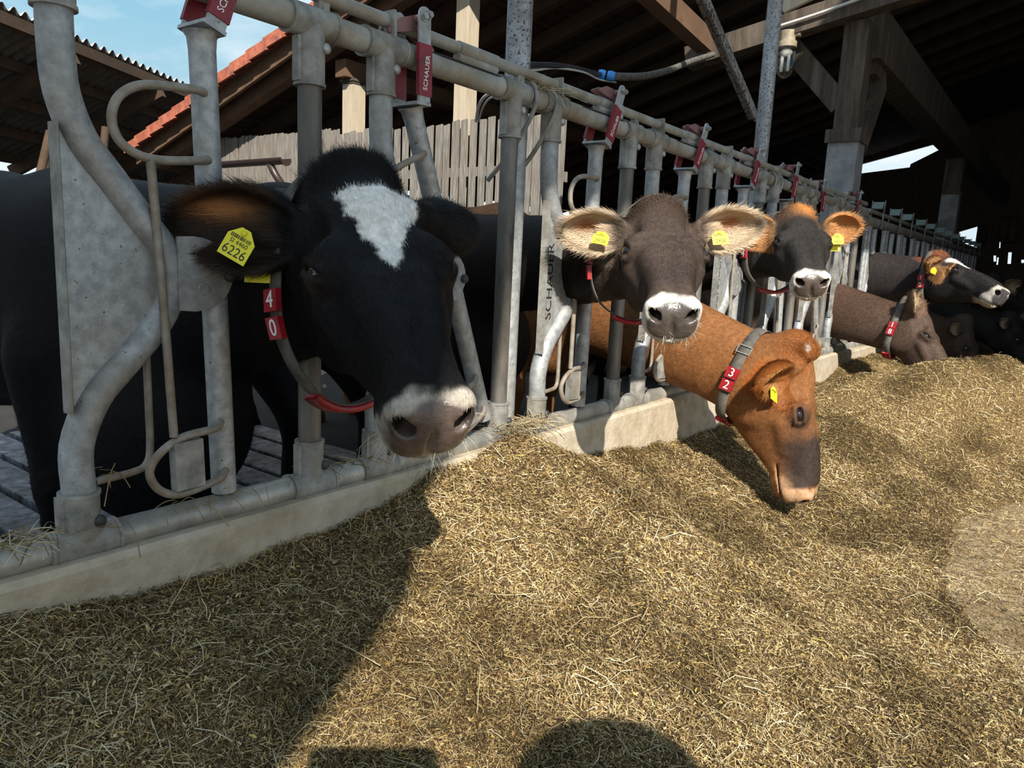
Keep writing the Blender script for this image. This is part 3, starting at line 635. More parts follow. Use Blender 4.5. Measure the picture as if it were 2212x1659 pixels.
mb = MB(); mb.tube(pd([(1060, 150, 2.75), (1150, 152, 3.0), (1200, 147, 3.3), (1260, 156, 3.7), (1295, 172, 4.1), (1330, 178, 4.4)]), .005, 8); tag(mb.build('cable', M['cablew']), 'thin pale cable sagging beneath the water hose', 'cable')
for k, (pts, lb) in enumerate([([(1028, 262, 6.0), (1034, 230, 5.8), (1048, 208, 5.5), (1075, 198, 5.2), (1100, 190, 5)], 'grey cable arching from the plank fence towards the grey pole'), ([(1034, 262, 6.0), (1042, 235, 5.8), (1056, 214, 5.5), (1080, 204, 5.2), (1100, 198, 5)], 'pale cable arching just under the grey one by the fence')]):
    mb = MB(); mb.tube(pd(pts), .012 - .004 * k, 8); tag(mb.build('cable', M['cablew']), lb, 'cable')

# ------------------------------------------------------------------ cows
# canonical head: x = the cow's right, y = towards the muzzle, z = out of the forehead
def sstep(a, b, x): t = np.clip((x - a) / (b - a), 0, 1); return t * t * (3 - 2 * t)
def smin(a, b, k): h = np.clip(.5 + .5 * (b - a) / k, 0, 1); return b + (a - b) * h - k * h * (1 - h)
def smax(a, b, k): return -smin(-a, -b, k)
def ellip(P, c, r, R=None):
    q = P - np.asarray(c); 
    if R is not None: q = q @ R
    r = np.asarray(r); k0 = np.sqrt(((q / r) ** 2).sum(1)); k1 = np.sqrt(((q / r ** 2) ** 2).sum(1)) + 1e-9
    return k0 * (k0 - 1) / k1
def capsule(P, a, b, ra, rb):
    a = np.asarray(a, float); b = np.asarray(b, float); ab = b - a
    t = np.clip(((P - a) @ ab) / (ab @ ab), 0, 1); d = P - a - t[:, None] * ab
    return np.sqrt((d * d).sum(1)) - (ra + (rb - ra) * t)
HR_ = np.array([  # y, half width, z top, z bottom, jaw taper
    (-.10, .066, -.030, -.160, .3), (-.05, .080, -.004, -.195, .35), (.0, .092, .004, -.232, .40), (.05, .105, .008, -.266, .45), (.10, .112, .011, -.284, .48),
    (.16, .116, .013, -.280, .50), (.21, .114, .013, -.262, .50), (.26, .101, .009, -.238, .46), (.31, .086, .003, -.214, .40), (.36, .075, -.003, -.192, .34),
    (.41, .069, -.010, -.172, .28), (.45, .070, -.016, -.160, .22), (.49, .073, -.024, -.150, .16), (.52, .072, -.033, -.140, .12), (.56, .06, -.05, -.125, .1)])
_ys = np.linspace(-.10, .56, 200)
_rows = np.stack([np.interp(_ys, HR_[:, 0], HR_[:, k]) for k in range(1, 5)])
_ker = np.ones(13) / 13
_rows = np.stack([np.convolve(np.pad(r_, 6, 'edge'), _ker, 'valid') for r_ in _rows])
EC = np.array([.107, .214, -.036])
def rotm(axis, a):
    k = unit(axis); K = np.array([[0, -k[2], k[1]], [k[2], 0, -k[0]], [-k[1], k[0], 0]]); return np.eye(3) + math.sin(a) * K + (1 - math.cos(a)) * K @ K

def head_sdf(P, o):
    P = P.copy(); y = P[:, 1]
    P[:, 0] = P[:, 0] / (1 - (1 - o.get('muz', .9)) * sstep(.30, .45, y))
    jd = 1 + (o.get('jaw', 1.) - 1) * sstep(.52, .30, y); P[:, 2] = np.where(P[:, 2] < -.06, -.06 + (P[:, 2] + .06) / jd, P[:, 2])
    x, y, z = P[:, 0], P[:, 1], P[:, 2]; ax = np.abs(x); Q = np.stack([ax, y, z], 1)
    w, zt, zb, tp = [np.interp(y, _ys, r_) for r_ in _rows]
    zc = zt * .62 + zb * .38; up = z > zc
    h = np.where(up, zt - zc, zc - zb); t = np.clip((z - zc) / h, -1.6, 1.6)
    wk = w * (1 - tp * np.clip(-t, 0, 1.3) ** 1.6) * (1 - .10 * np.clip(t, 0, 1) ** 2)
    p = 2.5
    q = ((ax / wk) ** p + np.abs(t) ** p) ** (1 / p)
    d = (q - 1) * np.minimum(wk, h) * .92
    d = smax(d, y - .538 - .25 * (-.085 - z) * (z > -.085) * -1 * 0 + .22 * np.maximum(z + .075, 0) + .35 * np.maximum(-.125 - z, 0), .024); d = smax(d, -.085 - y, .05)
    d = smin(d, ellip(P, (0, -.035, -.035), (.072, .055, .06)), .05)                     # poll
    d = smin(d, ellip(Q, (.064, .13, -.155), (.046, .11, .115)), .04)                     # cheek
    d = smin(d, ellip(Q, (.082, .190, -.022), (.034, .046, .028)), .035)                  # brow
    d = smin(d, capsule(Q, (.098, .245, -.085), (.068, .345, -.090), .020, .012), .03)    # facial crest
    d = smin(d, capsule(Q, (.036, .28, -.012), (.032, .46, -.030), .020, .022), .055)      # nasal bones
    d = smax(d, -ellip(P, (0, .225, .030), (.045, .08, .013)), .05)                       # shallow forehead dish
    d = smax(d, -ellip(Q, (.105, .115, -.030), (.030, .055, .022)), .04)                  # temple hollow
    if 'boss' in o: d = smin(d, ellip(Q, (.058, -.012, .004), (.036, .040, .036)), .014)
    # muzzle
    d = smin(d, ellip(P, (0, .494, -.082), (.074, .050, .060)), .03)
    d = smin(d, ellip(Q, (.050, .505, -.053), (.032, .036, .030)), .022)
    d = smin(d, ellip(Q, (.050, .475, -.105), (.032, .05, .036)), .03)                    # upper lip pads
    d = smin(d, ellip(P, (0, .478, -.146), (.050, .044, .022)), .018)                     # chin
    d = smax(d, -ellip(P, (0, .555, -.098), (.010, .02, .05)), .012)                      # philtrum
    # mouth line
    zm = -.1285 - .012 * sstep(.40, .36, y) * 0 + .028 * (y < .44) * (.44 - y) * 2
    g = np.maximum(np.abs(z - zm) - .0028, .395 - y); g = np.maximum(g, -(d + .012)); d = smax(d, -g, .006)
    # nostrils
    Rn = rotm((0, 1, 0), math.radians(-38)); Rn = rotm((0, 0, 1), math.radians(-44)) @ Rn
    nc = np.array([.049, .524, -.051])
    d = smin(d, ellip(Q, nc + [.004, -.012, .010], (.030, .022, .020)), .015)
    d = smax(d, -ellip(Q, nc, (.025, .040, .0155), Rn), .006)
    # eyes
    ec = EC; Re = rotm((0, 1, 0), math.radians(-32)) @ rotm((1, 0, 0), math.radians(o.get('eye_tilt', 24)))
    d = smin(d, ellip(Q, ec + Re @ [-.010, 0, 0], (.030, .040, .034), Re), .018)
    op = o.get('eye_open', .011)
    d = smax(d, -ellip(Q, ec + Re @ [.016, 0, 0], (.030, .029, op), Re), .004)
    d = smin(d, capsule(Q, ec + Re @ [.014, -.030, op + .006], ec + Re @ [.014, .028, op + .004], .0055, .0055), .008)
    d = smin(d, capsule(Q, ec + Re @ [.012, -.028, -op - .006], ec + Re @ [.012, .030, -op - .006], .005, .005), .008)
    for sx in (-1, 1):                                                                     # wrinkles over the eye
        pass
    for s_ in (0, 1, 2):
        a = ec + Re @ np.array([-.012 - .010 * s_, -.03, op + .020 + .013 * s_]); b = ec + Re @ np.array([-.012 - .010 * s_, .03, op + .017 + .013 * s_])
        d = d + .0018 * np.exp(-(np.maximum(capsule(Q, a, b, .0, .0), 0) / .0035) ** 2)
    return d

def ear_frame(e):
    e1 = unit(e['dir']); e3 = np.array(e['face'], float); e3 = unit(e3 - e1 * (e3 @ e1)); e2 = np.cross(e3, e1)
    return np.array(e['base'], float), np.stack([e1, e2, e3], 1), e.get('L', .19), e.get('W', .115)
def ear_local(P, e):
    b, R, L, Wd = ear_frame(e); return (P - b) @ R, L, Wd
def ear_sdf(P, e):
    q, L, Wd = ear_local(P, e)
    q = q.copy(); a = np.clip(q[:, 0] / L, -.2, 1.1)
    q[:, 2] += e.get('curl', .02) * np.maximum(a - .35, 0) ** 2 * 2          # the tip curls
    ca_ = e.get('cup', .5)
    rad = np.array([L * .54, Wd * .52, Wd * ca_]); c = np.array([L * .50, 0, .012])
    wf = 1.0 + .28 * (a - .45) * -1 * (a > .45)                                # narrower towards the tip
    q2 = q.copy(); q2[:, 1] = q[:, 1] / np.maximum(wf, .4)
    d = ellip(q2, c, rad)
    d = smax(d, -ellip(q2, c + np.array([.004, 0, .012]), rad - np.array([.017, .009, .005])), .006)
    d = smax(d, q[:, 2] - .022, .012)
    stem = capsule(q, (-.035, 0, -.006), (L * .30, 0, -.018), .034, .024)
    inner = ellip(q, (L * .36, 0, .02), (L * .26, Wd * .27, .03))
    d = smin(d, smax(stem, -inner, .01), .02)
    return d

class Cow: pass
def cow_sdf(P, c):
    """P in the cow's canonical head frame"""
    n = len(P); d = np.full(n, 1.0)
    Wp = c.pos + (P * c.S) @ c.R.T                 # world
    # neck: stack of squeezed balls along the spline
    nk = np.full(n, 9.0)
    near = np.ones(n, bool)
    for (p, r_, f_) in c.neckballs:
        q = Wp - p; lat = q @ f_; q2 = (q * q).sum(1) - lat * lat * (1 - 1 / c.nsq ** 2)
        np.minimum(nk, np.sqrt(np.maximum(q2, 0)) - r_, out=nk)
    body = np.full(n, 9.0)
    for (p, r_, lat_) in c.bodyballs:
        q = Wp - p; lt = q @ c.side; q2 = (q * q).sum(1) - lt * lt * (1 - 1 / lat_ ** 2)
        body = smin(body, np.sqrt(np.maximum(q2, 0)) - r_, .10)
    for (a, b, ra, rb) in c.legs: body = smin(body, capsule(Wp, a, b, ra, rb), .05)
    d = smin(nk, body, .10) / c.S
    hm = (P[:, 0] > -.22) & (P[:, 0] < .22) & (P[:, 1] > -.25) & (P[:, 1] < .66) & (P[:, 2] > -.42) & (P[:, 2] < .16)
    if hm.any():
        hd = head_sdf(P[hm], c.opt); d[hm] = smin(d[hm], hd, .035) if True else hd
        # keep the carved hollows where the neck is not
    for e in c.ears:
        q, L, Wd = ear_local(P, e); em = (np.abs(q[:, 1]) < Wd) & (q[:, 0] > -.1) & (q[:, 0] < L * 1.3) & (np.abs(q[:, 2]) < .13)
        if em.any(): d[em] = smin(d[em], ear_sdf(P[em], e), .014)
    return d

def axis_lines(lo, hi, f0, f1, h, g=1.22, hmax=.03):
    out = list(np.arange(f0, f1 + h, h)); s = h
    while out[-1] < hi: s = min(s * g, hmax); out.append(out[-1] + s)
    s = h
    while out[0] > lo: s = min(s * g, hmax); out.insert(0, out[0] - s)
    return np.array(out)

def surface_nets(c, h):
    # bounds of the body in the head frame
    pts = [p for p, *_ in c.bodyballs] + [b for _, b, *_ in c.legs]
    q = ((np.array(pts) - c.pos) @ c.R) / c.S; m = .42
    lo = np.minimum(q.min(0) - m, [-.34, -.2, -.34]); hi = np.maximum(q.max(0) + m, [.34, .62, .2])
    X = axis_lines(lo[0], hi[0], *c.fx, h, hmax=c.hmax); Y = axis_lines(lo[1], hi[1], -.12, .585, h, hmax=c.hmax); Z = axis_lines(lo[2], hi[2], -.28, c.fz, h, hmax=c.hmax)
    nx, ny, nz = len(X), len(Y), len(Z)
    B = 6
    bx, by, bz = [np.arange(0, k, B) for k in (nx, ny, nz)]
    def mid(A, b): e_ = np.minimum(b + B, len(A) - 1); return (A[b] + A[e_]) / 2, (A[e_] - A[b]) / 2
    (mx_, hx), (my, hy), (mz, hz2) = mid(X, bx), mid(Y, by), mid(Z, bz)
    G = np.stack(np.meshgrid(mx_, my, mz, indexing='ij'), -1).reshape(-1, 3)
    dg_ = np.sqrt(hx[:, None, None] ** 2 + hy[None, :, None] ** 2 + hz2[None, None, :] ** 2).ravel()
    dc = np.concatenate([cow_sdf(G[i:i + 200000], c) for i in range(0, len(G), 200000)])
    act = np.abs(dc) < dg_ * 1.35 + .012
    D = np.empty((nx, ny, nz), np.float32)
    # fill with the sign of the block
    sg = np.where(dc < 0, -1, 1).reshape(len(bx), len(by), len(bz)).astype(np.float32)
    D[:] = np.repeat(np.repeat(np.repeat(sg, B, 0)[:nx], B, 1)[:, :ny], B, 2)[:, :, :nz]
    A = act.reshape(len(bx), len(by), len(bz)); Af = np.repeat(np.repeat(np.repeat(A, B, 0)[:nx], B, 1)[:, :ny], B, 2)[:, :, :nz]
    I = np.argwhere(Af)
    for i in range(0, len(I), 250000):
        J = I[i:i + 250000]; P = np.stack([X[J[:, 0]], Y[J[:, 1]], Z[J[:, 2]]], 1)
        D[J[:, 0], J[:, 1], J[:, 2]] = cow_sdf(P, c)
    S = D < 0
    # cells with a sign change
    cnt = np.zeros((nx - 1, ny - 1, nz - 1), np.int8)
    for a in (0, 1):
        for b in (0, 1):
            for e_ in (0, 1): cnt += S[a:nx - 1 + a, b:ny - 1 + b, e_:nz - 1 + e_]
    cell = np.argwhere((cnt > 0) & (cnt < 8)); idx = -np.ones(cnt.shape, np.int64); idx[tuple(cell.T)] = np.arange(len(cell))
    acc = np.zeros((len(cell), 3)); num = np.zeros(len(cell))
    corners = [(a, b, e_) for a in (0, 1) for b in (0, 1) for e_ in (0, 1)]
    co = {k: np.stack([X[cell[:, 0] + k[0]], Y[cell[:, 1] + k[1]], Z[cell[:, 2] + k[2]]], 1) for k in corners}
    dv = {k: D[cell[:, 0] + k[0], cell[:, 1] + k[1], cell[:, 2] + k[2]] for k in corners}
    for k in corners:
        for ax_ in range(3):
            if k[ax_] == 0:
                k2 = list(k); k2[ax_] = 1; k2 = tuple(k2); da, db = dv[k], dv[k2]; cr_ = (da < 0) != (db < 0)
                t = np.where(cr_, da / np.where(cr_, da - db, 1), 0)
                p = co[k] + (co[k2] - co[k]) * t[:, None]; acc += p * cr_[:, None]; num += cr_
    V = acc / num[:, None]
    F = []
    for ax_ in range(3):
        sl0 = [slice(None)] * 3; sl1 = [slice(None)] * 3; sl0[ax_] = slice(0, -1); sl1[ax_] = slice(1, None)
        chg = S[tuple(sl0)] != S[tuple(sl1)]
        E = np.argwhere(chg); o1, o2 = (ax_ + 1) % 3, (ax_ + 2) % 3
        ok = (E[:, o1] > 0) & (E[:, o2] > 0) & (E[:, o1] < D.shape[o1] - 1) & (E[:, o2] < D.shape[o2] - 1); E = E[ok]
        def cid(d1, d2): K = E.copy(); K[:, o1] -= d1; K[:, o2] -= d2; return idx[tuple(K.T)]
        q = np.stack([cid(1, 1), cid(0, 1), cid(0, 0), cid(1, 0)], 1)
        neg = S[tuple(E.T)]; q[~neg] = q[~neg][:, ::-1]; F.append(q)
    F = np.concatenate(F); F = F[(F >= 0).all(1)]
    # light smoothing
    e_ = np.concatenate([F[:, [0, 1]], F[:, [1, 2]], F[:, [2, 3]], F[:, [3, 0]]])
    for it, lam in enumerate((.5, -.35, .45)):
        s_ = np.zeros_like(V); k_ = np.zeros(len(V)); np.add.at(s_, e_[:, 0], V[e_[:, 1]]); np.add.at(k_, e_[:, 0], 1)
        V = V + lam * (s_ / np.maximum(k_, 1)[:, None] - V)
    # throw away loose crumbs: keep the largest island
    lab = np.arange(len(V))
    while True:
        m_ = np.minimum(lab[e_[:, 0]], lab[e_[:, 1]]); n2 = lab.copy(); np.minimum.at(n2, e_[:, 0], m_); np.minimum.at(n2, e_[:, 1], m_); n2 = n2[n2]
        if (n2 == lab).all(): break
        lab = n2
    u_, k_ = np.unique(lab, return_counts=True); keep = lab == u_[k_.argmax()]
    mp_ = -np.ones(len(V), int); mp_[keep] = np.arange(keep.sum()); F = mp_[F]; F = F[(F >= 0).all(1)]
    return V[keep], F

def np_normals(V, F):
    a = np.cross(V[F[:, 2]] - V[F[:, 0]], V[F[:, 3]] - V[F[:, 1]]); N_ = np.zeros_like(V)
    for k in range(4): np.add.at(N_, F[:, k], a)
    return N_ / (np.linalg.norm(N_, axis=1)[:, None] + 1e-12)

def mesh_np(name, V, F, mats, smooth=True, colors=None):
    me = bpy.data.meshes.new(name); k = F.shape[1]
    me.vertices.add(len(V)); me.vertices.foreach_set('co', V.astype(np.float32).ravel())
    me.loops.add(F.size); me.loops.foreach_set('vertex_index', F.astype(np.int32).ravel())
    me.polygons.add(len(F)); me.polygons.foreach_set('loop_start', np.arange(0, F.size, k, dtype=np.int32))
    me.polygons.foreach_set('use_smooth', np.full(len(F), smooth))
    for m_ in mats: me.materials.append(m_)
    if colors is not None:
        at_ = me.color_attributes.new('Coat', 'FLOAT_COLOR', 'POINT'); at_.data.foreach_set('color', colors.astype(np.float32).ravel())
    me.update(calc_edges=True); return me

def coat_material(name, fur=False):
    m = bpy.data.materials.new(name); m.use_nodes = True; t = m.node_tree; b = t.nodes['Principled BSDF']; b.inputs['Specular IOR Level'].default_value = .09
    a = t.nodes.new('ShaderNodeAttribute'); a.attribute_name = 'Coat'
    hv = t.nodes.new('ShaderNodeMix'); hv.data_type = 'RGBA'; hv.blend_type = 'MULTIPLY'; hv.inputs[0].default_value = 1
    if fur:
        g = t.nodes.new('ShaderNodeNewGeometry'); r_ = t.nodes.new('ShaderNodeMapRange'); r_.inputs[3].default_value = .78; r_.inputs[4].default_value = 1.28; t.links.new(g.outputs['Random Per Island'], r_.inputs[0])
        src = r_.outputs[0]; b.inputs['Roughness'].default_value = .45; b.inputs['Specular IOR Level'].default_value = .10
    else:
        co = t.nodes.new('ShaderNodeTexCoord'); nz_ = t.nodes.new('ShaderNodeTexNoise'); nz_.inputs['Scale'].default_value = 60; nz_.inputs['Detail'].default_value = 5
        t.links.new(co.outputs['Object'], nz_.inputs['Vector']); r_ = t.nodes.new('ShaderNodeMapRange'); r_.inputs[1].default_value = .3; r_.inputs[2].default_value = .7; r_.inputs[3].default_value = .75; r_.inputs[4].default_value = 1.2
        t.links.new(nz_.outputs['Fac'], r_.inputs[0]); src = r_.outputs[0]
        ro = t.nodes.new('ShaderNodeMapRange'); sx_ = t.nodes.new('ShaderNodeMapRange'); sx_.inputs[3].default_value = .09; sx_.inputs[4].default_value = .5; t.links.new(a.outputs['Alpha'], sx_.inputs[0]); t.links.new(sx_.outputs[0], b.inputs['Specular IOR Level']); ro.inputs[3].default_value = .62; ro.inputs[4].default_value = .27; t.links.new(a.outputs['Alpha'], ro.inputs[0]); t.links.new(ro.outputs[0], b.inputs['Roughness'])
        bp = t.nodes.new('ShaderNodeBump'); bp.inputs['Distance'].default_value = .004; bp.inputs['Strength'].default_value = .35
        n2 = t.nodes.new('ShaderNodeTexNoise'); n2.inputs['Scale'].default_value = 170; n2.inputs['Detail'].default_value = 3; t.links.new(co.outputs['Object'], n2.inputs['Vector'])
        t.links.new(n2.outputs['Fac'], bp.inputs['Height']); t.links.new(bp.outputs[0], b.inputs['Normal'])
    t.links.new(a.outputs['Color'], hv.inputs[6]); t.links.new(src, hv.inputs[7]); t.links.new(hv.outputs[2], b.inputs['Base Color'])
    return m
M['coat'] = coat_material('cow_coat'); M['fur'] = coat_material('cow_fur', True)

def bez(p, t):
    t = np.asarray(t)[:, None]; return (1 - t) ** 3 * p[0] + 3 * (1 - t) ** 2 * t * p[1] + 3 * (1 - t) * t * t * p[2] + t ** 3 * p[3]

def make_cow(name_label, pos, Yd, Zd, S, shoulder, heading, ears, coat, h, opt=None, fx=(-.30, .30), fz=.10, hmax=.03, neck=(.148, .31), back=.80, fur=0, furlen=.012, furw=.0011, eyes=(1, -1), bodylen=1.5, furmask=None, throat=-.125, nsq=.66, nz=-.02, extra=()):
    c = Cow(); c.opt = opt or {}; c.S = S; c.pos = np.array(pos, float); c.fx = fx; c.fz = fz; c.hmax = hmax; c.nsq = nsq
    Yd = unit(Yd); Zd = np.array(Zd, float); Zd = unit(Zd - Yd * (Zd @ Yd)); c.R = np.stack([np.cross(Yd, Zd), Yd, Zd], 1)
    c.ears = ears
    H2W = lambda p: c.pos + c.R @ (S * np.asarray(p, float))
    hd = unit([*heading, 0]); c.side = np.cross([0, 0, 1.], hd)
    sh = np.array(shoulder, float)                                   # base of the neck, between the shoulders
    n0 = H2W((0, .085, throat)); n1 = H2W((0, .0, throat - .035)) - hd * .24 + [0, 0, nz]; n2 = sh + hd * .28 + [0, 0, .03]
    ts = np.linspace(0, 1, 34); C_ = bez([n0, n1, n2, sh], ts); T_ = np.gradient(C_, axis=0)
    c.neckballs = []
    for t, p, tg in zip(ts, C_, T_):
        lat = np.cross(unit(tg), [0, 0, 1.]); lat = unit(lat) if np.linalg.norm(lat) > .2 else c.side
        lat0 = c.R[:, 0]; lat0 = lat0 * np.sign(lat0 @ lat + 1e-9); lat = unit(lat0 * (1 - t) + lat * t)
        c.neckballs.append((p, (neck[0] + (neck[1] - neck[0]) * t ** 1.2) * S / 1.13, lat))
    c.neckC, c.neckT = C_, T_
    zb = back - .36                                                  # barrel axis height
    B_ = []
    for s_, r_, dz, la in ((.02, .28, .0, .82), (-.22, .36, -.03, .80), (-.55, .395, -.04, .84), (-.9, .40, -.03, .84), (-1.2, .35, .0, .82), (-bodylen, .25, .06, .82)):
        B_.append((np.array([sh[0], sh[1], 0]) + hd * (s_ - .12) + np.array([0, 0, zb + dz]), r_, la))
    B_.append((np.array([sh[0], sh[1], 0]) + hd * -.20 + np.array([0, 0, back - .13]), .115, .62))   # withers
    B_.append((np.array([sh[0], sh[1], 0]) + hd * (-bodylen + .12) + np.array([0, 0, back - .13]), .12, 1.5)) # hips
    B_.append((np.array([sh[0], sh[1], 0]) + hd * .12 + np.array([0, 0, back - .66]), .26, .72)); B_ += [(sh + hd * q[0] + np.array([0, 0, q[1]]), q[2], .72) for q in extra]          # brisket
    c.bodyballs = B_
    b0 = np.array([sh[0], sh[1], 0.]); c.legs = []
    for sd_ in (-.17, .17):
        q = b0 + c.side * sd_ + hd * .02
        k1 = q + np.array([0, 0, zb - .18]); k2 = q + hd * .02 + np.array([0, 0, FZ + .42]); k3 = q + np.array([0, 0, FZ + .10])
        c.legs += [(k1, k2, .115, .06), (k2, k3, .055, .042), (k3, q + hd * .05 + np.array([0, 0, FZ + .0]), .045, .06)]
        q = b0 + c.side * sd_ + hd * (-bodylen - .02)
        k1 = q + hd * .12 + np.array([0, 0, zb - .1]); k2 = q + hd * -.16 + np.array([0, 0, FZ + .52]); k3 = q + hd * -.10 + np.array([0, 0, FZ + .10])
        c.legs += [(k1, k2, .15, .062), (k2, k3, .055, .042), (k3, q + hd * -.05 + np.array([0, 0, FZ + .0]), .045, .06)]
    tb = b0 + hd * (-bodylen - .33); c.legs += [(tb + np.array([0, 0, back - .1]), tb + hd * -.05 + np.array([0, 0, zb - .1]), .03, .022), (tb + hd * -.05 + np.array([0, 0, zb - .1]), tb + hd * -.06 + np.array([0, 0, FZ + .45]), .022, .045)]
    V, F = surface_nets(c, h); Nn = np_normals(V, F); c.V, c.F, c.N = V, F, Nn
    Wv = c.pos + (V * S) @ c.R.T
    colr = coat(V, Nn, Wv, c)
    root = bpy.data.objects.new('cow', mesh_np('cow', Wv - [sh[0], sh[1], FZ], F, [M['coat']], True, colr)); col.objects.link(root)
    root.location = (sh[0], sh[1], FZ); tag(root, name_label, 'cow', 'cows at the feed barrier'); c.obj = root; c.H2W = H2W
    for sx in eyes:
        ec = EC * [sx, 1, 1]; mb = MB(); mb.ball(H2W(ec + [-sx * .0065, 0, -.0040]), np.array([.025, .0265, .025]) * S, 0, 20, 12, c.R); mb.build('eye', M['eye'], root)
    if fur:
        add_fur(c, fur, furlen, furw, colr, Wv, root, furmask)
    return c

def whiskers(c, n, colour, ln=.045):
    V, Nn = c.V, c.N; w = sstep(-.098, -.115, V[:, 2]) * sstep(.42, .47, V[:, 1]) * (np.abs(V[:, 0]) < .085); i = rng.choice(len(V), n, p=w / w.sum())
    mb = MB()
    for k in i:
        p = c.H2W(V[k]); d = unit(c.R @ (Nn[k] + rng.normal(0, .35, 3) + np.array([0, .25, -.2]))); l_ = ln * rng.uniform(.35, 1.2)
        mb.tube([p - d * .002, p + d * l_ * .5, p + d * l_ - np.array([0, 0, l_ * .15])], [.00055, .0004, .0001], 3, False)
    m = mat('whisker_hair', colour, colour, .5); o = mb.build('whiskers', m, c.obj); o['kind'] = 'stuff'
def flow_dir(V, Nn, c):
    """which way the coat lies, in the head frame"""
    d = np.zeros_like(V); y = V[:, 1]
    s_ = np.where(y > .17, 1, -1); d[:, 1] = s_; d[:, 0] = V[:, 0] * 2.2; d[:, 2] = np.where(y > .17, -.35, .2) - .5 * (V[:, 2] < -.08)
    far = y < -.04; d[far] = (c.R.T @ np.array([*(-unit(c.neckT[0]) * -1)])) * 1.0 + (c.R.T @ [0, 0, -.35])
    for e in c.ears:
        q, L, Wd = ear_local(V, e); m_ = (q[:, 0] > .0) & (np.abs(q[:, 1]) < Wd * .75) & (np.abs(q[:, 2]) < .09)
        b, R, _, _ = ear_frame(e); loc = np.stack([np.ones(m_.sum()), np.sign(q[m_, 1]) * 1.3 * np.abs(q[m_, 1]) / Wd, np.zeros(m_.sum())], 1); d[m_] = loc @ R.T
    d = d - Nn * (d * Nn).sum(1)[:, None]; return d / (np.linalg.norm(d, axis=1)[:, None] + 1e-9)

def add_fur(c, n, ln, w, colr, Wv, root, mask=None):
    V, F, Nn, S = c.V, c.F, c.N, c.S
    q0 = V[F]; ar = np.linalg.norm(np.cross(q0[:, 2] - q0[:, 0], q0[:, 3] - q0[:, 1]), axis=1)
    cen = q0.mean(1); cw = Wv[F].mean(1); wgt = ar.copy()
    wgt *= sstep(-.75, -.1, cen[:, 1])                                  # only the head and front of the neck
    toc = CAM - cw; wgt *= ((Nn[F[:, 0]] @ c.R.T * toc).sum(1) > -.25 * np.linalg.norm(toc, axis=1))
    el = np.zeros(len(F)); 
    for e in c.ears:
        q, L, Wd = ear_local(cen, e); el = np.maximum(el, ((q[:, 0] > .02) & (q[:, 0] < L * 1.15) & (np.abs(q[:, 1]) < Wd * .7) & (np.abs(q[:, 2]) < .08)) * 1.0)
    wet = colr[F[:, 0], 3]; wgt *= (wet < .3)
    pollz = np.exp(-((cen[:, 1] + .03) / .06) ** 2) * sstep(-.08, -.02, cen[:, 2]) * (np.abs(cen[:, 0]) < .1)
    muz = sstep(.40, .46, cen[:, 1])
    wgt *= 1 + 2.0 * el + 1.5 * pollz + .6 * muz
    ec = EC; de = np.linalg.norm(np.abs(cen) * [1, 0, 0] + cen * [0, 1, 1] - ec, axis=1); wgt *= sstep(.020, .040, de)
    fi = rng.choice(len(F), n, p=wgt / wgt.sum()); r4 = rng.dirichlet(np.ones(4), n)
    P = (V[F[fi]] * r4[:, :, None]).sum(1); No = (Nn[F[fi]] * r4[:, :, None]).sum(1); Cc = (colr[F[fi]] * r4[:, :, None]).sum(1)
    D = flow_dir(P, No, c)
    Ln = ln * rng.lognormal(0, .3, n) * (1 + 1.0 * el[fi] + .5 * pollz[fi] - .45 * muz[fi])
    lift = .20 + .22 * el[fi] + .14 * pollz[fi]; D = D + rng.normal(0, .13, D.shape) + rng.normal(0, .6, D.shape) * pollz[fi][:, None]
    if mask is not None: Ln = Ln * mask(P, Cc)
    d = D + No * lift[:, None]; d /= np.linalg.norm(d, axis=1)[:, None]
    sd_ = np.cross(d, No); sd_ /= np.linalg.norm(sd_, axis=1)[:, None] + 1e-9
    Pw = c.pos + (P * S) @ c.R.T; dw = d @ c.R.T; sw = sd_ @ c.R.T; Nw = No @ c.R.T
    ww = (w * rng.uniform(.7, 1.3, n))[:, None]; L1 = Ln[:, None] * S
    root_ = Pw - Nw * .001; midp = root_ + dw * L1 * .55; tip = root_ + dw * L1 - Nw * L1 * .18
    v = np.stack([root_ - sw * ww * .5, root_ + sw * ww * .5, midp - sw * ww * .4, midp + sw * ww * .4, tip], 1).reshape(-1, 3)
    b = np.arange(n)[:, None] * 5
    T3 = np.concatenate([b + [0, 1, 3], b + [0, 3, 2], b + [2, 3, 4]], 0)
    cc = np.repeat(Cc, 5, 0); cc[:, 3] = 1
    o = bpy.data.objects.new('fur', mesh_np('fur', v - np.array(root.location), T3, [M['fur']], True, cc)); col.objects.link(o)
    o.parent = root; o['kind'] = 'stuff'

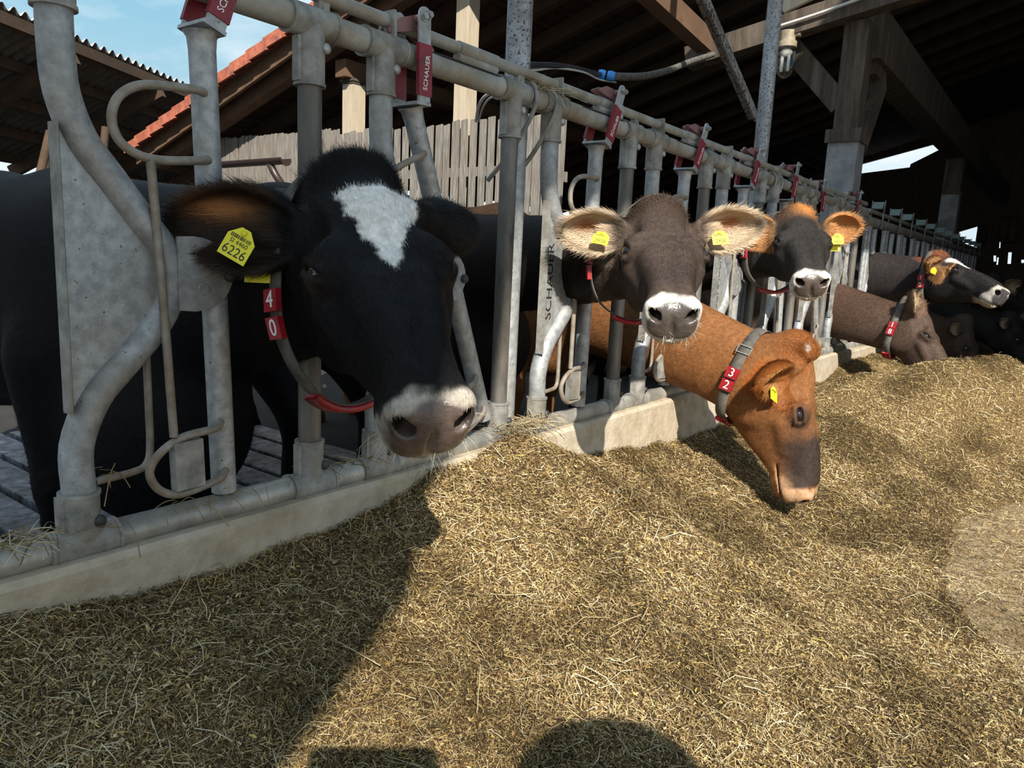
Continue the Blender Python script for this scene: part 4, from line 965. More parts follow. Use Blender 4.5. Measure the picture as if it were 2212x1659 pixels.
# ---- coats (natural markings; alpha = wet)
def lerp(a, b, t): return a + (b - a) * t[:, None]
def C4(v, n): return np.tile(np.array(v, float), (n, 1))
def noise3(P, s):
    q = P * s; return (np.sin(q[:, 0] * 1.7 + 1.3 * np.sin(q[:, 1] * 1.1)) + np.sin(q[:, 1] * 1.9 + 1.7 * np.sin(q[:, 2] * 1.3)) + np.sin(q[:, 2] * 2.1 + 1.1 * np.sin(q[:, 0] * 1.2))) / 3
def base_coat(V, Nn, c, body, face, poll, ring, pad, ear_in, ear_out, ring_y=.455, ear_or=None, ring_side=.045):
    n = len(V); ax = np.abs(V[:, 0]); y, z = V[:, 1], V[:, 2]; nz_ = noise3(V, 40) * .012 + noise3(V, 130) * .006
    col_ = C4(body, n); hd = sstep(-.12, .02, y) * (np.abs(V[:, 0]) < .2); col_ = lerp(col_, C4(face, n), hd)
    pz = sstep(.085, -.0, y + nz_ * 2) * sstep(-.13, -.03, z) * (ax < .12) * sstep(-.16, -.10, y); col_ = lerp(col_, C4(poll, n), pz)
    rg = sstep(ring_y - .012, ring_y + .012, y + nz_ + ring_side * sstep(-.055, -.105, z)) * (np.abs(V[:, 0]) < .14); col_ = lerp(col_, C4(ring, n), rg)
    chin = sstep(-.128, -.142, z) * sstep(.38, .43, y) * (ax < .1); col_ = lerp(col_, C4(ring, n) * np.array([.72, .62, .50]), chin * (ring[0] > .4))
    # bare nose pad between and around the nostrils
    pd_ = ((ax / .066) ** 3 + (np.abs(z + .074) / .052) ** 3) ** (1 / 3) + nz_ * 3; pm = sstep(1.1, .94, pd_) * sstep(.478, .495, y); col_ = lerp(col_, C4(pad, n), pm)
    wet = pm.copy()
    nd = np.sqrt(((ax - .050) / .024) ** 2 + ((z + .051) / .019) ** 2); hole_ = sstep(1.1, .5, nd) * (y > .475) * (y < .541); col_ = col_ * (1 - .75 * hole_[:, None] * sstep(.545, .525, y)[:, None])
    ec = EC; Q = np.stack([ax, y, z], 1); de = np.linalg.norm(Q - ec, axis=1); ey = sstep(.040, .026, de); col_ = lerp(col_, col_ * .55, ey); 
    for e in c.ears:
        q, L, Wd = ear_local(V, e); b, R, _, _ = ear_frame(e)
        m_ = sstep(.0, .05, q[:, 0]) * (np.abs(q[:, 1]) < Wd * .8) * (np.abs(q[:, 2]) < .11)
        col_ = lerp(col_, C4(ear_out, n), m_)
        inn = m_ * sstep(.0, .35, Nn @ R[:, 2]) * sstep(.62, .40, np.abs(q[:, 1]) / Wd + nz_ * 3) * sstep(1.0, .86, q[:, 0] / L) * sstep(.02, .07, q[:, 0])
        col_ = lerp(col_, C4(ear_in, n), inn)
        if ear_or is not None:
            oo = inn * np.exp(-(((q[:, 0] - L * e.get('or_at', .55)) / (e.get('or_l', .16) * L)) ** 2 + ((q[:, 1] - e.get('or_off', .0)) / (.13 * Wd)) ** 2)); col_ = lerp(col_, C4(ear_or, n), np.clip(oo * 1.1, 0, .9))
    col_ = np.clip(col_ * (1 + .10 * noise3(V, 25)[:, None]), .003, .95)
    return np.concatenate([col_, wet[:, None]], 1)

def cam_dir(rx, uy, fz): return RGT * rx + UPV * uy + FWD * fz        # a direction given as right / up / away
HQ = 1
QF = 1


def hframe(Yd, Zd):
    Yd = unit(Yd); Zd = np.array(Zd, float); Zd = unit(Zd - Yd * (Zd @ Yd)); return np.stack([np.cross(Yd, Zd), Yd, Zd], 1)
def ear(R, sx, d, face, L=.19, W=.12, base=(.100, .055, -.06), **k):
    """sx = +1 the cow's right ear; d and face are (right, up, away) as the camera sees them"""
    return dict(base=(sx * base[0], base[1], base[2]), dir=R.T @ cam_dir(*d), face=R.T @ cam_dir(*face), L=L, W=W, **k)

cows = {}
# A: black cow with the white forehead triangle
Ya, Za = np.array([.742, -.321, -.589]) + cam_dir(-.035, -.03, 0), (.477, -.365, .80); R = hframe(Ya, Za)
def coatA(V, Nn, Wv, c):
    k = base_coat(V, Nn, c, (.0045, .0045, .0055), (.0075, .007, .0075), (.0075, .007, .007), (.40, .355, .30), (.095, .070, .060), (.045, .031, .023), (.012, .011, .011), ring_y=.502, ring_side=.035, ear_or=(.62, .30, .13))
    x, y, z = V[:, 0], V[:, 1], V[:, 2]; j = noise3(V, 70) * .006 + noise3(V, 210) * .004
    m_ = sstep(.055, .062, y + j) * (z > -.03)
    half = np.interp(y, [.05, .07, .10, .15, .19, .235, .25], [.050, .070, .066, .046, .030, .012, .0])
    cx = np.interp(y, [.05, .10, .20], [-.022, -.018, -.006]); m_ = m_ * sstep(.006, -.004, np.abs(x - cx) - half + j * 1.5) * (y < .255)
    k[:, :3] = lerp(k[:, :3], C4((.74, .71, .66), len(V)), m_)
    ax = np.abs(x); br = np.exp(-(((ax - .112) / .03) ** 2 + ((y - .215) / .035) ** 2 + ((z + .046) / .03) ** 2)); k[:, :3] = lerp(k[:, :3], C4((.045, .028, .02), len(V)), br * .8)
    return k
cows['A'] = make_cow('big black cow with a white triangle on its forehead, looking out of the nearest bay', (.251, 1.054, .72), Ya, Za, 1.127, (-.78, 1.02, .42), (1, .04),
    [ear(R, 1, (-.98, .08, -.05), (.12, -.30, -.9), .235, .150, or_off=-.03, or_at=.60, or_l=.2, cup=.42, base=(.10, .06, -.075)), ear(R, -1, (.45, .05, .8), (.25, -.1, 1), .17, .11)], coatA, .0042, dict(eye_open=.0056, eye_tilt=28, muz=.80, jaw=1.22), fx=(-.30, .33), fur=int(QF * 190000), furlen=.013, furw=.00062, back=.79, neck=(.165, .335), nz=-.09, extra=((.34, -.30, .24), (.18, -.38, .26)))

# B: grey-brown cow facing the camera
Yb, Zb = (.48, -.736, -.477), (.234, -.416, .879); R = hframe(Yb, Zb)
def coatB(V, Nn, Wv, c):
    k = base_coat(V, Nn, c, (.014, .0095, .008), (.058, .041, .033), (.048, .031, .022), (.74, .70, .64), (.075, .062, .055), (.60, .47, .33), (.20, .155, .12), ring_y=.494, ear_or=(.46, .16, .045))
    y = V[:, 1]; dk = sstep(.30, .42, y) * sstep(.466, .45, y); k[:, :3] = lerp(k[:, :3], C4((.042, .031, .027), len(V)), dk * .7); return k
cows['B'] = make_cow('grey-brown cow with a white ringed muzzle, facing straight out between bay posts', (0.3556, 2.2203, 0.7474), Yb, Zb, 1.01, (-.95, 2.52, .50), (1, .02),
    [ear(R, 1, (-1, .05, -.08), (.05, -.30, -1), .215, .135, or_off=-.02), ear(R, -1, (1, .16, -.02), (-.05, -.30, -1), .215, .135, or_off=.02)], coatB, .0046, dict(eye_open=.0165, muz=.88), fur=int(QF * 150000), furlen=.012, furw=.0008, back=.85, neck=(.135, .31), nsq=.54, extra=((.34, -.28, .24), (.18, -.36, .26)))

# C: orange-brown cow with its head down in the feed
Yc, Zc = (.21, -.05, -.975), (.95, .15, .2); R = hframe(Yc, Zc)
def coatC(V, Nn, Wv, c):
    k = base_coat(V, Nn, c, (.215, .093, .036), (.225, .096, .036), (.225, .080, .024), (.50, .30, .17), (.10, .08, .07), (.32, .15, .05), (.29, .092, .022), ring_y=.484)
    x, y, z = V[:, 0], V[:, 1], V[:, 2]; n = len(V)
    dk = sstep(.24, .33, y + noise3(V, 30) * .02) * sstep(.492, .476, y) * sstep(-.155, -.07, z + noise3(V, 25) * .015 - .12 * (y - .38)); k[:, :3] = lerp(k[:, :3], C4((.040, .027, .022), n), dk)
    ax = np.abs(x); br = np.exp(-(((ax - .105) / .05) ** 2 + ((y - .222) / .05) ** 2 + ((z + .03) / .035) ** 2)); k[:, :3] = lerp(k[:, :3], C4((.07, .042, .03), n), np.clip(br * 1.6, 0, 1))
    hs = np.sqrt((ax - .084) ** 2 + (y + .018) ** 2 + (z - .012) ** 2); k[:, :3] = lerp(k[:, :3], C4((.42, .40, .36), n), sstep(.014, .008, hs + noise3(V, 150) * .004))
    jw = np.exp(-(((y - .30) / .10) ** 2 + ((z + .14) / .05) ** 2)) * .35; k[:, :3] = lerp(k[:, :3], C4((.14, .07, .035), n), jw)
    return k
cows['C'] = make_cow('orange-brown cow with its head lowered into the feed, eating', (.625, 3.075, .25), Yc, Zc, 1.08, (-.90, 3.28, .42), (1, 0),
    [ear(R, 1, (-.78, -.42, -.45), (.5, -.6, -.6), .17, .135, base=(.10, .05, -.05)), ear(R, -1, (.3, .2, .9), (.6, .2, -.3), .15, .10)], coatC, .0048, dict(eye_open=.0125, eye_tilt=0, boss=1, muz=1.04, jaw=1.24), fz=.12, fur=int(QF * 130000), furlen=.012, furw=.0009, back=.88, neck=(.165, .31), throat=-.135, nsq=.64)

# D: black cow with the orange poll
Yd_, Zd_ = (.397, -.765, -.508), (.207, -.464, .861); R = hframe(Yd_, Zd_)
def coatD(V, Nn, Wv, c):
    k = base_coat(V, Nn, c, (.014, .011, .010), (.028, .025, .023), (.075, .045, .028), (.68, .63, .57), (.085, .065, .055), (.50, .25, .10), (.48, .24, .095), ring_y=.494)
    tf = np.exp(-(((V[:, 0] + .03) / .05) ** 2 + ((V[:, 1] + .03) / .05) ** 2)) * (V[:, 2] > -.06); k[:, :3] = lerp(k[:, :3], C4((.42, .17, .05), len(V)), np.clip(tf * 1.4, 0, 1)); return k
cows['D'] = make_cow('black cow with an orange tuft on its poll and orange ears', (.27, 3.953, .863), Yd_, Zd_, 1.059, (-.95, 4.03, .52), (1, 0),
    [ear(R, 1, (-1, .1, .1), (0, -.3, -1), .19, .13), ear(R, -1, (1, .12, -.05), (.0, -.35, -1), .19, .14)], coatD, .0055, dict(eye_open=.008, muz=.92), fur=int(QF * 70000), furlen=.013, furw=.0012, back=.80, extra=((.30, -.28, .23), (.18, -.36, .25)))

# E: dark brown cow eating further along
Ye, Ze = (.50, -.30, -.81), (.83, .05, .55); R = hframe(Ye, Ze)
def coatE(V, Nn, Wv, c): return base_coat(V, Nn, c, (.070, .042, .030), (.080, .053, .040), (.14, .08, .052), (.15, .11, .09), (.06, .05, .05), (.68, .50, .30), (.16, .11, .08), ring_y=.50)
cows['E'] = make_cow('dark brown cow stretching its long neck down to the far feed heap', (.60, 5.93, .36), Ye, Ze, 1.09, (-.90, 6.18, .42), (1, -.05),
    [ear(R, 1, (-.1, .8, -.45), (.75, .1, -.6), .16, .11), ear(R, -1, (.3, .5, .8), (.6, .2, -.3), .16, .10)], coatE, .0075, dict(eye_open=.009), fur=int(QF * 36000), furlen=.014, furw=.0016, back=.80, neck=(.165, .31), throat=-.135, nsq=.64)

# F: black cow with the star, in profile
Yf, Zf = (.77, -.53, -.34), (.37, -.03, .92); R = hframe(Yf, Zf)
def coatF(V, Nn, Wv, c):
    k = base_coat(V, Nn, c, (.035, .030, .030), (.022, .020, .021), (.20, .075, .04), (.50, .47, .42), (.06, .055, .06), (.55, .33, .16), (.45, .24, .11), ring_y=.494)
    x, y, z = V[:, 0], V[:, 1], V[:, 2]; st = sstep(.07, .08, y + noise3(V, 60) * .01) * sstep(.23, .20, y) * sstep(.075, .06, np.abs(x) + .35 * np.maximum(y - .10, 0)) * (z > -.03); k[:, :3] = lerp(k[:, :3], C4((.78, .75, .70), len(V)), st); return k
cows['F'] = make_cow('black cow with a white star seen in profile, standing by the far barrier', (.541, 7.077, .749), Yf, Zf, 1.18, (-.90, 7.36, .55), (1, 0),
    [ear(R, 1, (-.62, -.1, -.78), (.45, -.55, -.6), .16, .12), ear(R, -1, (.4, .2, .9), (.6, -.2, -.3), .16, .11)], coatF, .0075, dict(eye_open=.008), fur=int(QF * 30000), furlen=.014, furw=.0017, back=.82)
def plain(body, face):
    return lambda V, Nn, Wv, c: base_coat(V, Nn, c, body, face, face, (.20, .17, .15), (.05, .045, .045), (.30, .22, .15), body, ring_y=.47)
Yg, Zg = (.30, -.15, -.94), (.90, -.15, .35); R = hframe(Yg, Zg)
cows['G'] = make_cow('shaded brown cow feeding with its head down below the black cow in profile', (.70, 8.05, .18), Yg, Zg, 1.1, (-.90, 8.3, .42), (1, 0),
    [ear(R, 1, (-.7, .1, -.5), (.6, -.2, -.6), .16, .11), ear(R, -1, (.4, .2, .9), (.6, -.2, -.3), .16, .11)], plain((.06, .042, .034), (.075, .052, .042)), .011, back=.8, neck=(.13, .27))
Yh, Zh = (.45, -.25, -.85), (.85, -.1, .5); R = hframe(Yh, Zh)
cows['H'] = make_cow('almost black cow in deep shade, head down behind the shaded brown cow', (1.0, 8.95, .22), Yh, Zh, 1.1, (-.6, 9.2, .42), (1, 0),
    [ear(R, 1, (-.7, .1, -.5), (.6, -.2, -.6), .16, .11), ear(R, -1, (.4, .2, .9), (.6, -.2, -.3), .16, .11)], plain((.02, .017, .016), (.024, .02, .018)), .012, back=.8, neck=(.13, .27))
Yi, Zi = (.70, .30, -.55), (.55, .1, .8); R = hframe(Yi, Zi)
cows['I'] = make_cow('dark cow hidden behind the profile head, only its ear showing above the nose', (.72, 9.9, .62), Yi, Zi, 1.1, (-.8, 9.9, .5), (1, 0),
    [ear(R, 1, (.85, .1, -.4), (.2, -.5, -.8), .19, .13), ear(R, -1, (.5, .4, .7), (.6, -.2, -.3), .16, .11)], plain((.03, .024, .022), (.03, .024, .022)), .013, back=.8)

def bare(col_): return lambda V, Nn, Wv, c: base_coat(V, Nn, c, col_, col_, col_, (.3, .25, .2), (.05, .045, .045), (.3, .2, .12), col_, ring_y=.47)
Yj, Zj = (-.65, .1, -.75), (-.7, .1, .7); R = hframe(Yj, Zj)
cows['J'] = make_cow('black cow standing with its rump to the tipped-open bay, its flank dark between the bars', (-3.15, 1.75, .55), Yj, Zj, 1.05, (-2.3, 1.74, .50), (-1, 0),
    [ear(R, 1, (.8, .1, .4), (.2, -.3, -1), .18, .12), ear(R, -1, (-.9, .1, .3), (.2, -.3, -1), .18, .12)], bare((.006, .0055, .006)), .012, back=.80)

# ------------------------------------------------------------------ collars and ear tags
def collar(c, t, sag, blocks, digits, plate=True, width=.040, strap='strap', tilt=(0, 0, 0), plate_ang=(-116, -70), buckle=None):
    """a strap round the neck just behind the head: strap, red number blocks and a red weight plate at the bottom"""
    k = t * (len(c.neckC) - 1); i = int(k); C0 = c.neckC[i] + (c.neckC[i + 1] - c.neckC[i]) * (k - i); T0 = unit(unit(c.neckT[i]) + np.array(tilt))
    lat = c.R[:, 0] - T0 * (c.R[:, 0] @ T0); lat = unit(lat); up = unit(np.cross(T0, lat)); up = up * np.sign(up[2])
    nA = 96; an = np.arange(nA) * 2 * math.pi / nA - math.pi
    dirs = np.cos(an)[:, None] * lat + np.sin(an)[:, None] * up
    rs = np.arange(.06, .42, .004); P = C0 + dirs[:, None, :] * rs[None, :, None]
    Pc = ((P.reshape(-1, 3) - c.pos) @ c.R) / c.S; ears_ = c.ears; c.ears = []; D = cow_sdf(Pc, c).reshape(nA, -1); c.ears = ears_
    out_ = (D > 0); first = np.where(out_.any(1), out_.argmax(1), len(rs) - 1); r = rs[first]
    for _ in range(4): r = np.maximum(r, .5 * r + .25 * (np.roll(r, 1) + np.roll(r, -1)))
    for _ in range(6): r = .5 * r + .25 * (np.roll(r, 1) + np.roll(r, -1)) + .0006
    r = r + .006 + sag * np.clip(-np.sin(an), 0, 1) ** 1.5
    L = C0 + dirs * r[:, None]; tg = np.roll(L, -1, 0) - np.roll(L, 1, 0); tg /= np.linalg.norm(tg, axis=1)[:, None]
    nn = np.cross(T0, tg); nn /= np.linalg.norm(nn, axis=1)[:, None]; nn *= np.sign((nn * dirs).sum(1))[:, None]
    root = c.obj
    def strip(idx, w, th, lift, name, m, parent):
        V = []
        for k in idx:
            for a, b in ((-1, 0), (1, 0), (1, 1), (-1, 1)): V.append(L[k] + T0 * a * w / 2 + nn[k] * (lift + b * th))
        n = len(idx); closed = n == nA; F = []
        for k in range(n if closed else n - 1):
            k2 = (k + 1) % n
            for a in range(4): F.append((k * 4 + a, k * 4 + (a + 1) % 4, k2 * 4 + (a + 1) % 4, k2 * 4 + a))
        if not closed: F += [(0, 1, 2, 3), tuple(4 * (n - 1) + q for q in (3, 2, 1, 0))]
        mb = MB(); mb.add(V, F, 0, True); return mb.build(name, m, parent)
    st = strip(list(range(nA)), width, .0035, 0, 'collar', M[strap], root); st['label'] = 'worn grey neck strap'
    if plate:
        ii = [k for k in range(nA) if math.radians(plate_ang[0]) <= an[k] <= math.radians(plate_ang[1])]
        strip(ii, width * 1.15, .014, .004, 'weight_plate', M['cred'], st)
    seg = np.linalg.norm(np.roll(L, -1, 0) - L, axis=1)
    k0 = int(round((math.radians(blocks[0]) + math.pi) / (2 * math.pi) * nA)) % nA
    for j, dg in enumerate(digits):
        k = k0; q = 0.
        while q < .0475 * j: k = (k - 1) % nA; q += seg[k]
        ey = tg[k] * np.sign(tg[k][2] + 1e-9); n_ = nn[k]; ex = np.cross(ey, n_)
        mb = MB(); mb.box(L[k] + n_ * .008, (width * 1.12, .046, .013), np.stack([ex, ey, n_], 1))
        if dg: mb.text(dg, .050, L[k] + n_ * .0147, ex, ey, m=1, lift=.0005)
        mb.build('number_block', [M['cred'], M['white']], st)
    if buckle is not None:
        k = int(round((math.radians(buckle) + math.pi) / (2 * math.pi) * nA)) % nA; mb = MB()
        for a in (-.016, .016): mb.beam(L[k] + tg[k] * a - T0 * width * .62 + nn[k] * .007, L[k] + tg[k] * a + T0 * width * .62 + nn[k] * .007, .004, .004, nn[k])
        for a in (-.62, .62): mb.beam(L[k] - tg[k] * .018 + T0 * width * a + nn[k] * .007, L[k] + tg[k] * .018 + T0 * width * a + nn[k] * .007, .004, .004, nn[k])
        mb.build('buckle', M['bolt'], st)
    return dict(L=L, an=an, st=st)

def ear_tag(c, e, loc, ex, ey, txt, small=None, w=.056, h=.060, second=False):
    b, R, L, Wd = ear_frame(e); p = c.H2W(b + R @ np.array([loc[0] * L, loc[1] * Wd, loc[2]]))
    ex = cam_dir(*ex); ey = cam_dir(*ey); ey = unit(ey - unit(ex) * (ey @ unit(ex)))
    out = [(-w / 2, -h / 2), (w / 2, -h / 2), (w / 2, h * .18), (w * .16, h * .5), (-w * .16, h * .5), (-w / 2, h * .18)]
    mb = MB(); mb.prism(out, p, ex, ey, .0022)
    ez = unit(np.cross(unit(ex), ey))
    if txt: mb.text(txt, h * .42, p + ez * .0012 - ey * h * .27, ex, ey, m=1, lift=.0002, sx=.92)
    if small:
        mb.text(small, h * .20, p + ez * .0012 + ey * h * .02, ex, ey, m=1, lift=.0002)
        x = -w * .36; rr = random.Random(5)
        while x < w * .36:
            q = rr.choice((.0008, .0014, .002)); mb.box(p + ez * .0013 + unit(ex) * x + ey * h * .19, (q, h * .12, .0004), np.stack([unit(ex), ey, ez], 1), 1); x += q + rr.choice((.0008, .0014))
    mb.ball(p + ey * h * .36 + ez * .003, (.006, .006, .003), 0, 10, 5, np.stack([unit(ex), ey, ez], 1))
    mb.build('ear_tag', [M['yellow'], M['ink']], c.obj)
A, B, Cc_, D_, E_, F_ = [cows[k] for k in 'ABCDEF']
collar(A, .10, .07, (-24,), ('4', '0'))
ear_tag(A, A.ears[0], (.47, .16, .030), (.86, -.50, 0), (.50, .86, 0), '6226', 'SI 4460', .060, .066)
ear_tag(A, A.ears[0], (.38, .50, -.012), (1, -.05, 0), (.05, 1, 0), '', None, .055, .05)
collar(B, .10, .05, (0,), ('', ''), tilt=(.28, .6, 0))
ear_tag(B, B.ears[0], (.42, .10, .030), (.95, -.22, -.2), (.2, .8, .3), '2958', 'SI', .052, .046)
ear_tag(B, B.ears[1], (.36, -.12, .032), (.99, .08, .1), (-.05, .9, .2), '2958', 'SI', .052, .046)
collar(Cc_, .10, .01, (-9,), ('3', '2'), width=.046, buckle=38)
ear_tag(Cc_, Cc_.ears[0], (.60, .34, .02), (.62, -.35, .5), (-.30, .95, 0), '', 'SI', .045, .06)
collar(D_, .12, .06, (-14,), ('4',), tilt=(.2, .4, 0))
ear_tag(D_, D_.ears[1], (.37, -.30, .034), (1, .02, 0), (0, 1, 0), '9486', 'SI', .058, .054)
ear_tag(D_, D_.ears[1], (.36, -.58, .0), (1, .02, 0), (0, 1, 0), '', None, .058, .05)
collar(E_, .05, .02, (-6,), ('1', '8'), width=.046)
collar(F_, .10, .02, (-12,), ('1', '0'), width=.046)
ear_tag(F_, F_.ears[0], (.7, .25, .03), (.85, -.35, .2), (.35, .9, 0), '', None, .05, .05)
whiskers(A, 110, (.55, .48, .38))
whiskers(B, 90, (.6, .54, .44), .03)
whiskers(D_, 50, (.55, .48, .38), .03)

# ------------------------------------------------------------------ chopped feed along the kerb
def smooth_noise(x, y, s, seed):
    r = np.random.default_rng(seed); out = np.zeros_like(x)
    for k in range(6):
        a = r.uniform(0, 2 * math.pi); f = s * r.uniform(.7, 1.5); out += np.sin((x * math.cos(a) + y * math.sin(a)) * f + r.uniform(0, 6.3))
    return out / 6
_ky = [-1, .44, .70, .88, 1.13, 1.33, 1.50, 1.70, 1.92, 2.05, 2.18, 2.37, 2.8, 3.2, 3.7, 4.4, 5.2, 5.7, 6.1, 6.6, 7.5, 9, 14]
_kz = [-.07, -.075, -.112, -.110, -.108, -.075, -.022, -.035, .0, -.04, -.115, -.15, -.19, -.23, -.23, -.20, -.20, -.22, -.12, -.10, -.12, -.16, -.2]
_ey = [-1, 1.0, 2.0, 3.0, 3.9, 4.5, 5.1, 6.0, 7.5, 14]
_ex = [1.6, 1.75, 1.75, 1.30, 1.22, 1.45, 1.72, 1.95, 1.85, 1.6]
def hay_z(x, y):
    x = np.asarray(x, float); y = np.asarray(y, float)
    hk = np.interp(y, _ky, _kz); xe = np.interp(y, _ey, _ex); u = np.clip((x - .06) / (xe - .06), 0, 1.3)
    f = np.clip(1 - u, 0, 1) ** 1.4
    z = FZ + (hk - FZ) * f
    z += .05 * np.exp(-(((x - .34) / .26) ** 2 + ((y - 1.95) / .32) ** 2))
    z += .0 * np.exp(-(((x - .45) / .30) ** 2 + ((y - 1.05) / .35) ** 2))
    z += .36 * np.exp(-(((x - .78) / .34) ** 2 + ((y - 5.25) / .40) ** 2)) + .50 * np.exp(-(((x - 1.22) / .34) ** 2 + ((y - 5.55) / .44) ** 2)) + .14 * np.exp(-(((x - .36) / .18) ** 2 + ((y - 5.1) / .32) ** 2))
    z += .10 * np.exp(-(((x - .60) / .35) ** 2 + ((y - 4.4) / .45) ** 2))
    z -= .07 * np.exp(-(((x - .78) / .17) ** 2 + ((y - 3.08) / .2) ** 2))
    w = np.clip(f * 3, 0, 1); w2 = np.clip((1.15 - u) * 3, 0, 1)
    z += w * (.022 * smooth_noise(x, y, 9, 1) + .012 * smooth_noise(x, y, 24, 2)) + w2 * .006 * smooth_noise(x, y, 70, 3)
    return np.maximum(z, FZ + .001 + .004 * smooth_noise(x, y, 8, 5))
def hay_material(name, stops, ridx=True, rough=.8):
    m = bpy.data.materials.new(name); m.use_nodes = True; t = m.node_tree; b = t.nodes['Principled BSDF']; b.inputs['Roughness'].default_value = rough; b.inputs['Specular IOR Level'].default_value = .3
    r = t.nodes.new('ShaderNodeValToRGB'); r.color_ramp.interpolation = 'LINEAR'; el = r.color_ramp.elements
    while len(el) > 1: el.remove(el[-1])
    el[0].position = stops[0][0]; el[0].color = (*stops[0][1], 1)
    for p, c_ in stops[1:]: q = el.new(p); q.color = (*c_, 1)
    co = t.nodes.new('ShaderNodeTexCoord'); n1 = t.nodes.new('ShaderNodeTexNoise'); n1.inputs['Scale'].default_value = 2.6; n1.inputs['Detail'].default_value = 4
    t.links.new(co.outputs['Object'], n1.inputs['Vector'])
    if ridx:
        g = t.nodes.new('ShaderNodeNewGeometry'); src = g.outputs['Random Per Island']
    else:
        n0 = t.nodes.new('ShaderNodeTexNoise'); n0.inputs['Scale'].default_value = 240; n0.inputs['Detail'].default_value = 6; n0.inputs['Roughness'].default_value = .7; t.links.new(co.outputs['Object'], n0.inputs['Vector'])
        mr = t.nodes.new('ShaderNodeMapRange'); mr.inputs[1].default_value = .33; mr.inputs[2].default_value = .67; t.links.new(n0.outputs['Fac'], mr.inputs[0]); src = mr.outputs[0]
    t.links.new(src, r.inputs[0])
    mr = t.nodes.new('ShaderNodeMapRange'); mr.inputs[1].default_value = .42; mr.inputs[2].default_value = .62; t.links.new(n1.outputs['Fac'], mr.inputs[0])
    mx = t.nodes.new('ShaderNodeMix'); mx.data_type = 'RGBA'; mx.blend_type = 'MULTIPLY'; mx.inputs[7].default_value = (.46, .44, .38, 1)
    t.links.new(mr.outputs[0], mx.inputs[0]); t.links.new(r.outputs[0], mx.inputs[6]); t.links.new(mx.outputs[2], b.inputs['Base Color'])
    if not ridx:
        bp = t.nodes.new('ShaderNodeBump'); bp.inputs['Distance'].default_value = .012; bp.inputs['Strength'].default_value = .9; t.links.new(n0.outputs['Fac'], bp.inputs['Height']); t.links.new(bp.outputs[0], b.inputs['Normal'])
    return m
ST = [(0, (.030, .017, .008)), (.25, (.095, .055, .018)), (.46, (.25, .155, .055)), (.68, (.45, .305, .128)), (.86, (.66, .50, .27)), (.95, (.82, .69, .46)), (1, (.72, .48, .08))]
M['hayb'] = hay_material('feed_base', [(0, (.026, .016, .008)), (.35, (.115, .072, .027)), (.7, (.30, .205, .085)), (1, (.58, .43, .22))], False)
M['haybl'] = hay_material('feed_stalks', ST)
M['haych'] = hay_material('feed_chips', [(0, (.30, .19, .07)), (.4, (.55, .41, .19)), (.75, (.72, .58, .33)), (1, (.72, .50, .10))])
M['haydry'] = hay_material('dry_strands', [(0, (.14, .10, .05)), (.5, (.42, .33, .18)), (1, (.72, .62, .42))])
xs = np.concatenate([np.arange(.058, 1.9, .014), np.arange(1.9, 2.4, .05)]); ys = np.concatenate([np.arange(-.55, 6.5, .014), np.arange(6.5, 14, .05)])
GX, GY = np.meshgrid(xs, ys, indexing='ij'); GZ = hay_z(GX, GY)
GZ = GZ - .5 * (FZ + .012 > GZ) * .01
V = np.stack([GX, GY, GZ], -1).reshape(-1, 3); nX, nY = GX.shape; I = np.arange(nX * nY).reshape(nX, nY)
F = np.stack([I[:-1, :-1], I[1:, :-1], I[1:, 1:], I[:-1, 1:]], -1).reshape(-1, 4)
keep = (V[F][:, :, 2].max(1) > FZ + .004); F = F[keep]
feed = bpy.data.objects.new('feed_heap', mesh_np('feed_heap', V, F, [M['hayb']])); col.objects.link(feed)
tag(feed, 'long heap of yellow-brown chopped feed piled against the kerb in front of the cows', 'feed', kind='stuff')

def scatter(n, dens_pow, x1=2.0, y0=-.4, y1=9.0, thin=1.0):
    out = []; tot = 0
    while tot < n:
        k = n * 6; x = rng.uniform(.06, x1, k); y = y0 + (y1 - y0) * rng.uniform(0, 1, k) ** 1.6
        z = hay_z(x, y); d = np.sqrt((x - CAM[0]) ** 2 + (y - CAM[1]) ** 2 + (z - CAM[2]) ** 2)
        jac = ((y - y0) / (y1 - y0) + .02) ** .375
        p = np.minimum((1.15 / d) ** dens_pow, 1) * jac * np.clip((z - FZ) / .05 * .9 + .42 * thin, 0, 1)
        m_ = rng.uniform(0, 1, k) < p; out.append(np.stack([x, y, z, d], 1)[m_]); tot += m_.sum()
    return np.concatenate(out)[:n]
def hay_normal(x, y):
    e = .012; a = (hay_z(x + e, y) - hay_z(x - e, y)) / (2 * e); b = (hay_z(x, y + e) - hay_z(x, y - e)) / (2 * e)
    n = np.stack([-a, -b, np.ones_like(a)], 1); return n / np.linalg.norm(n, axis=1)[:, None]
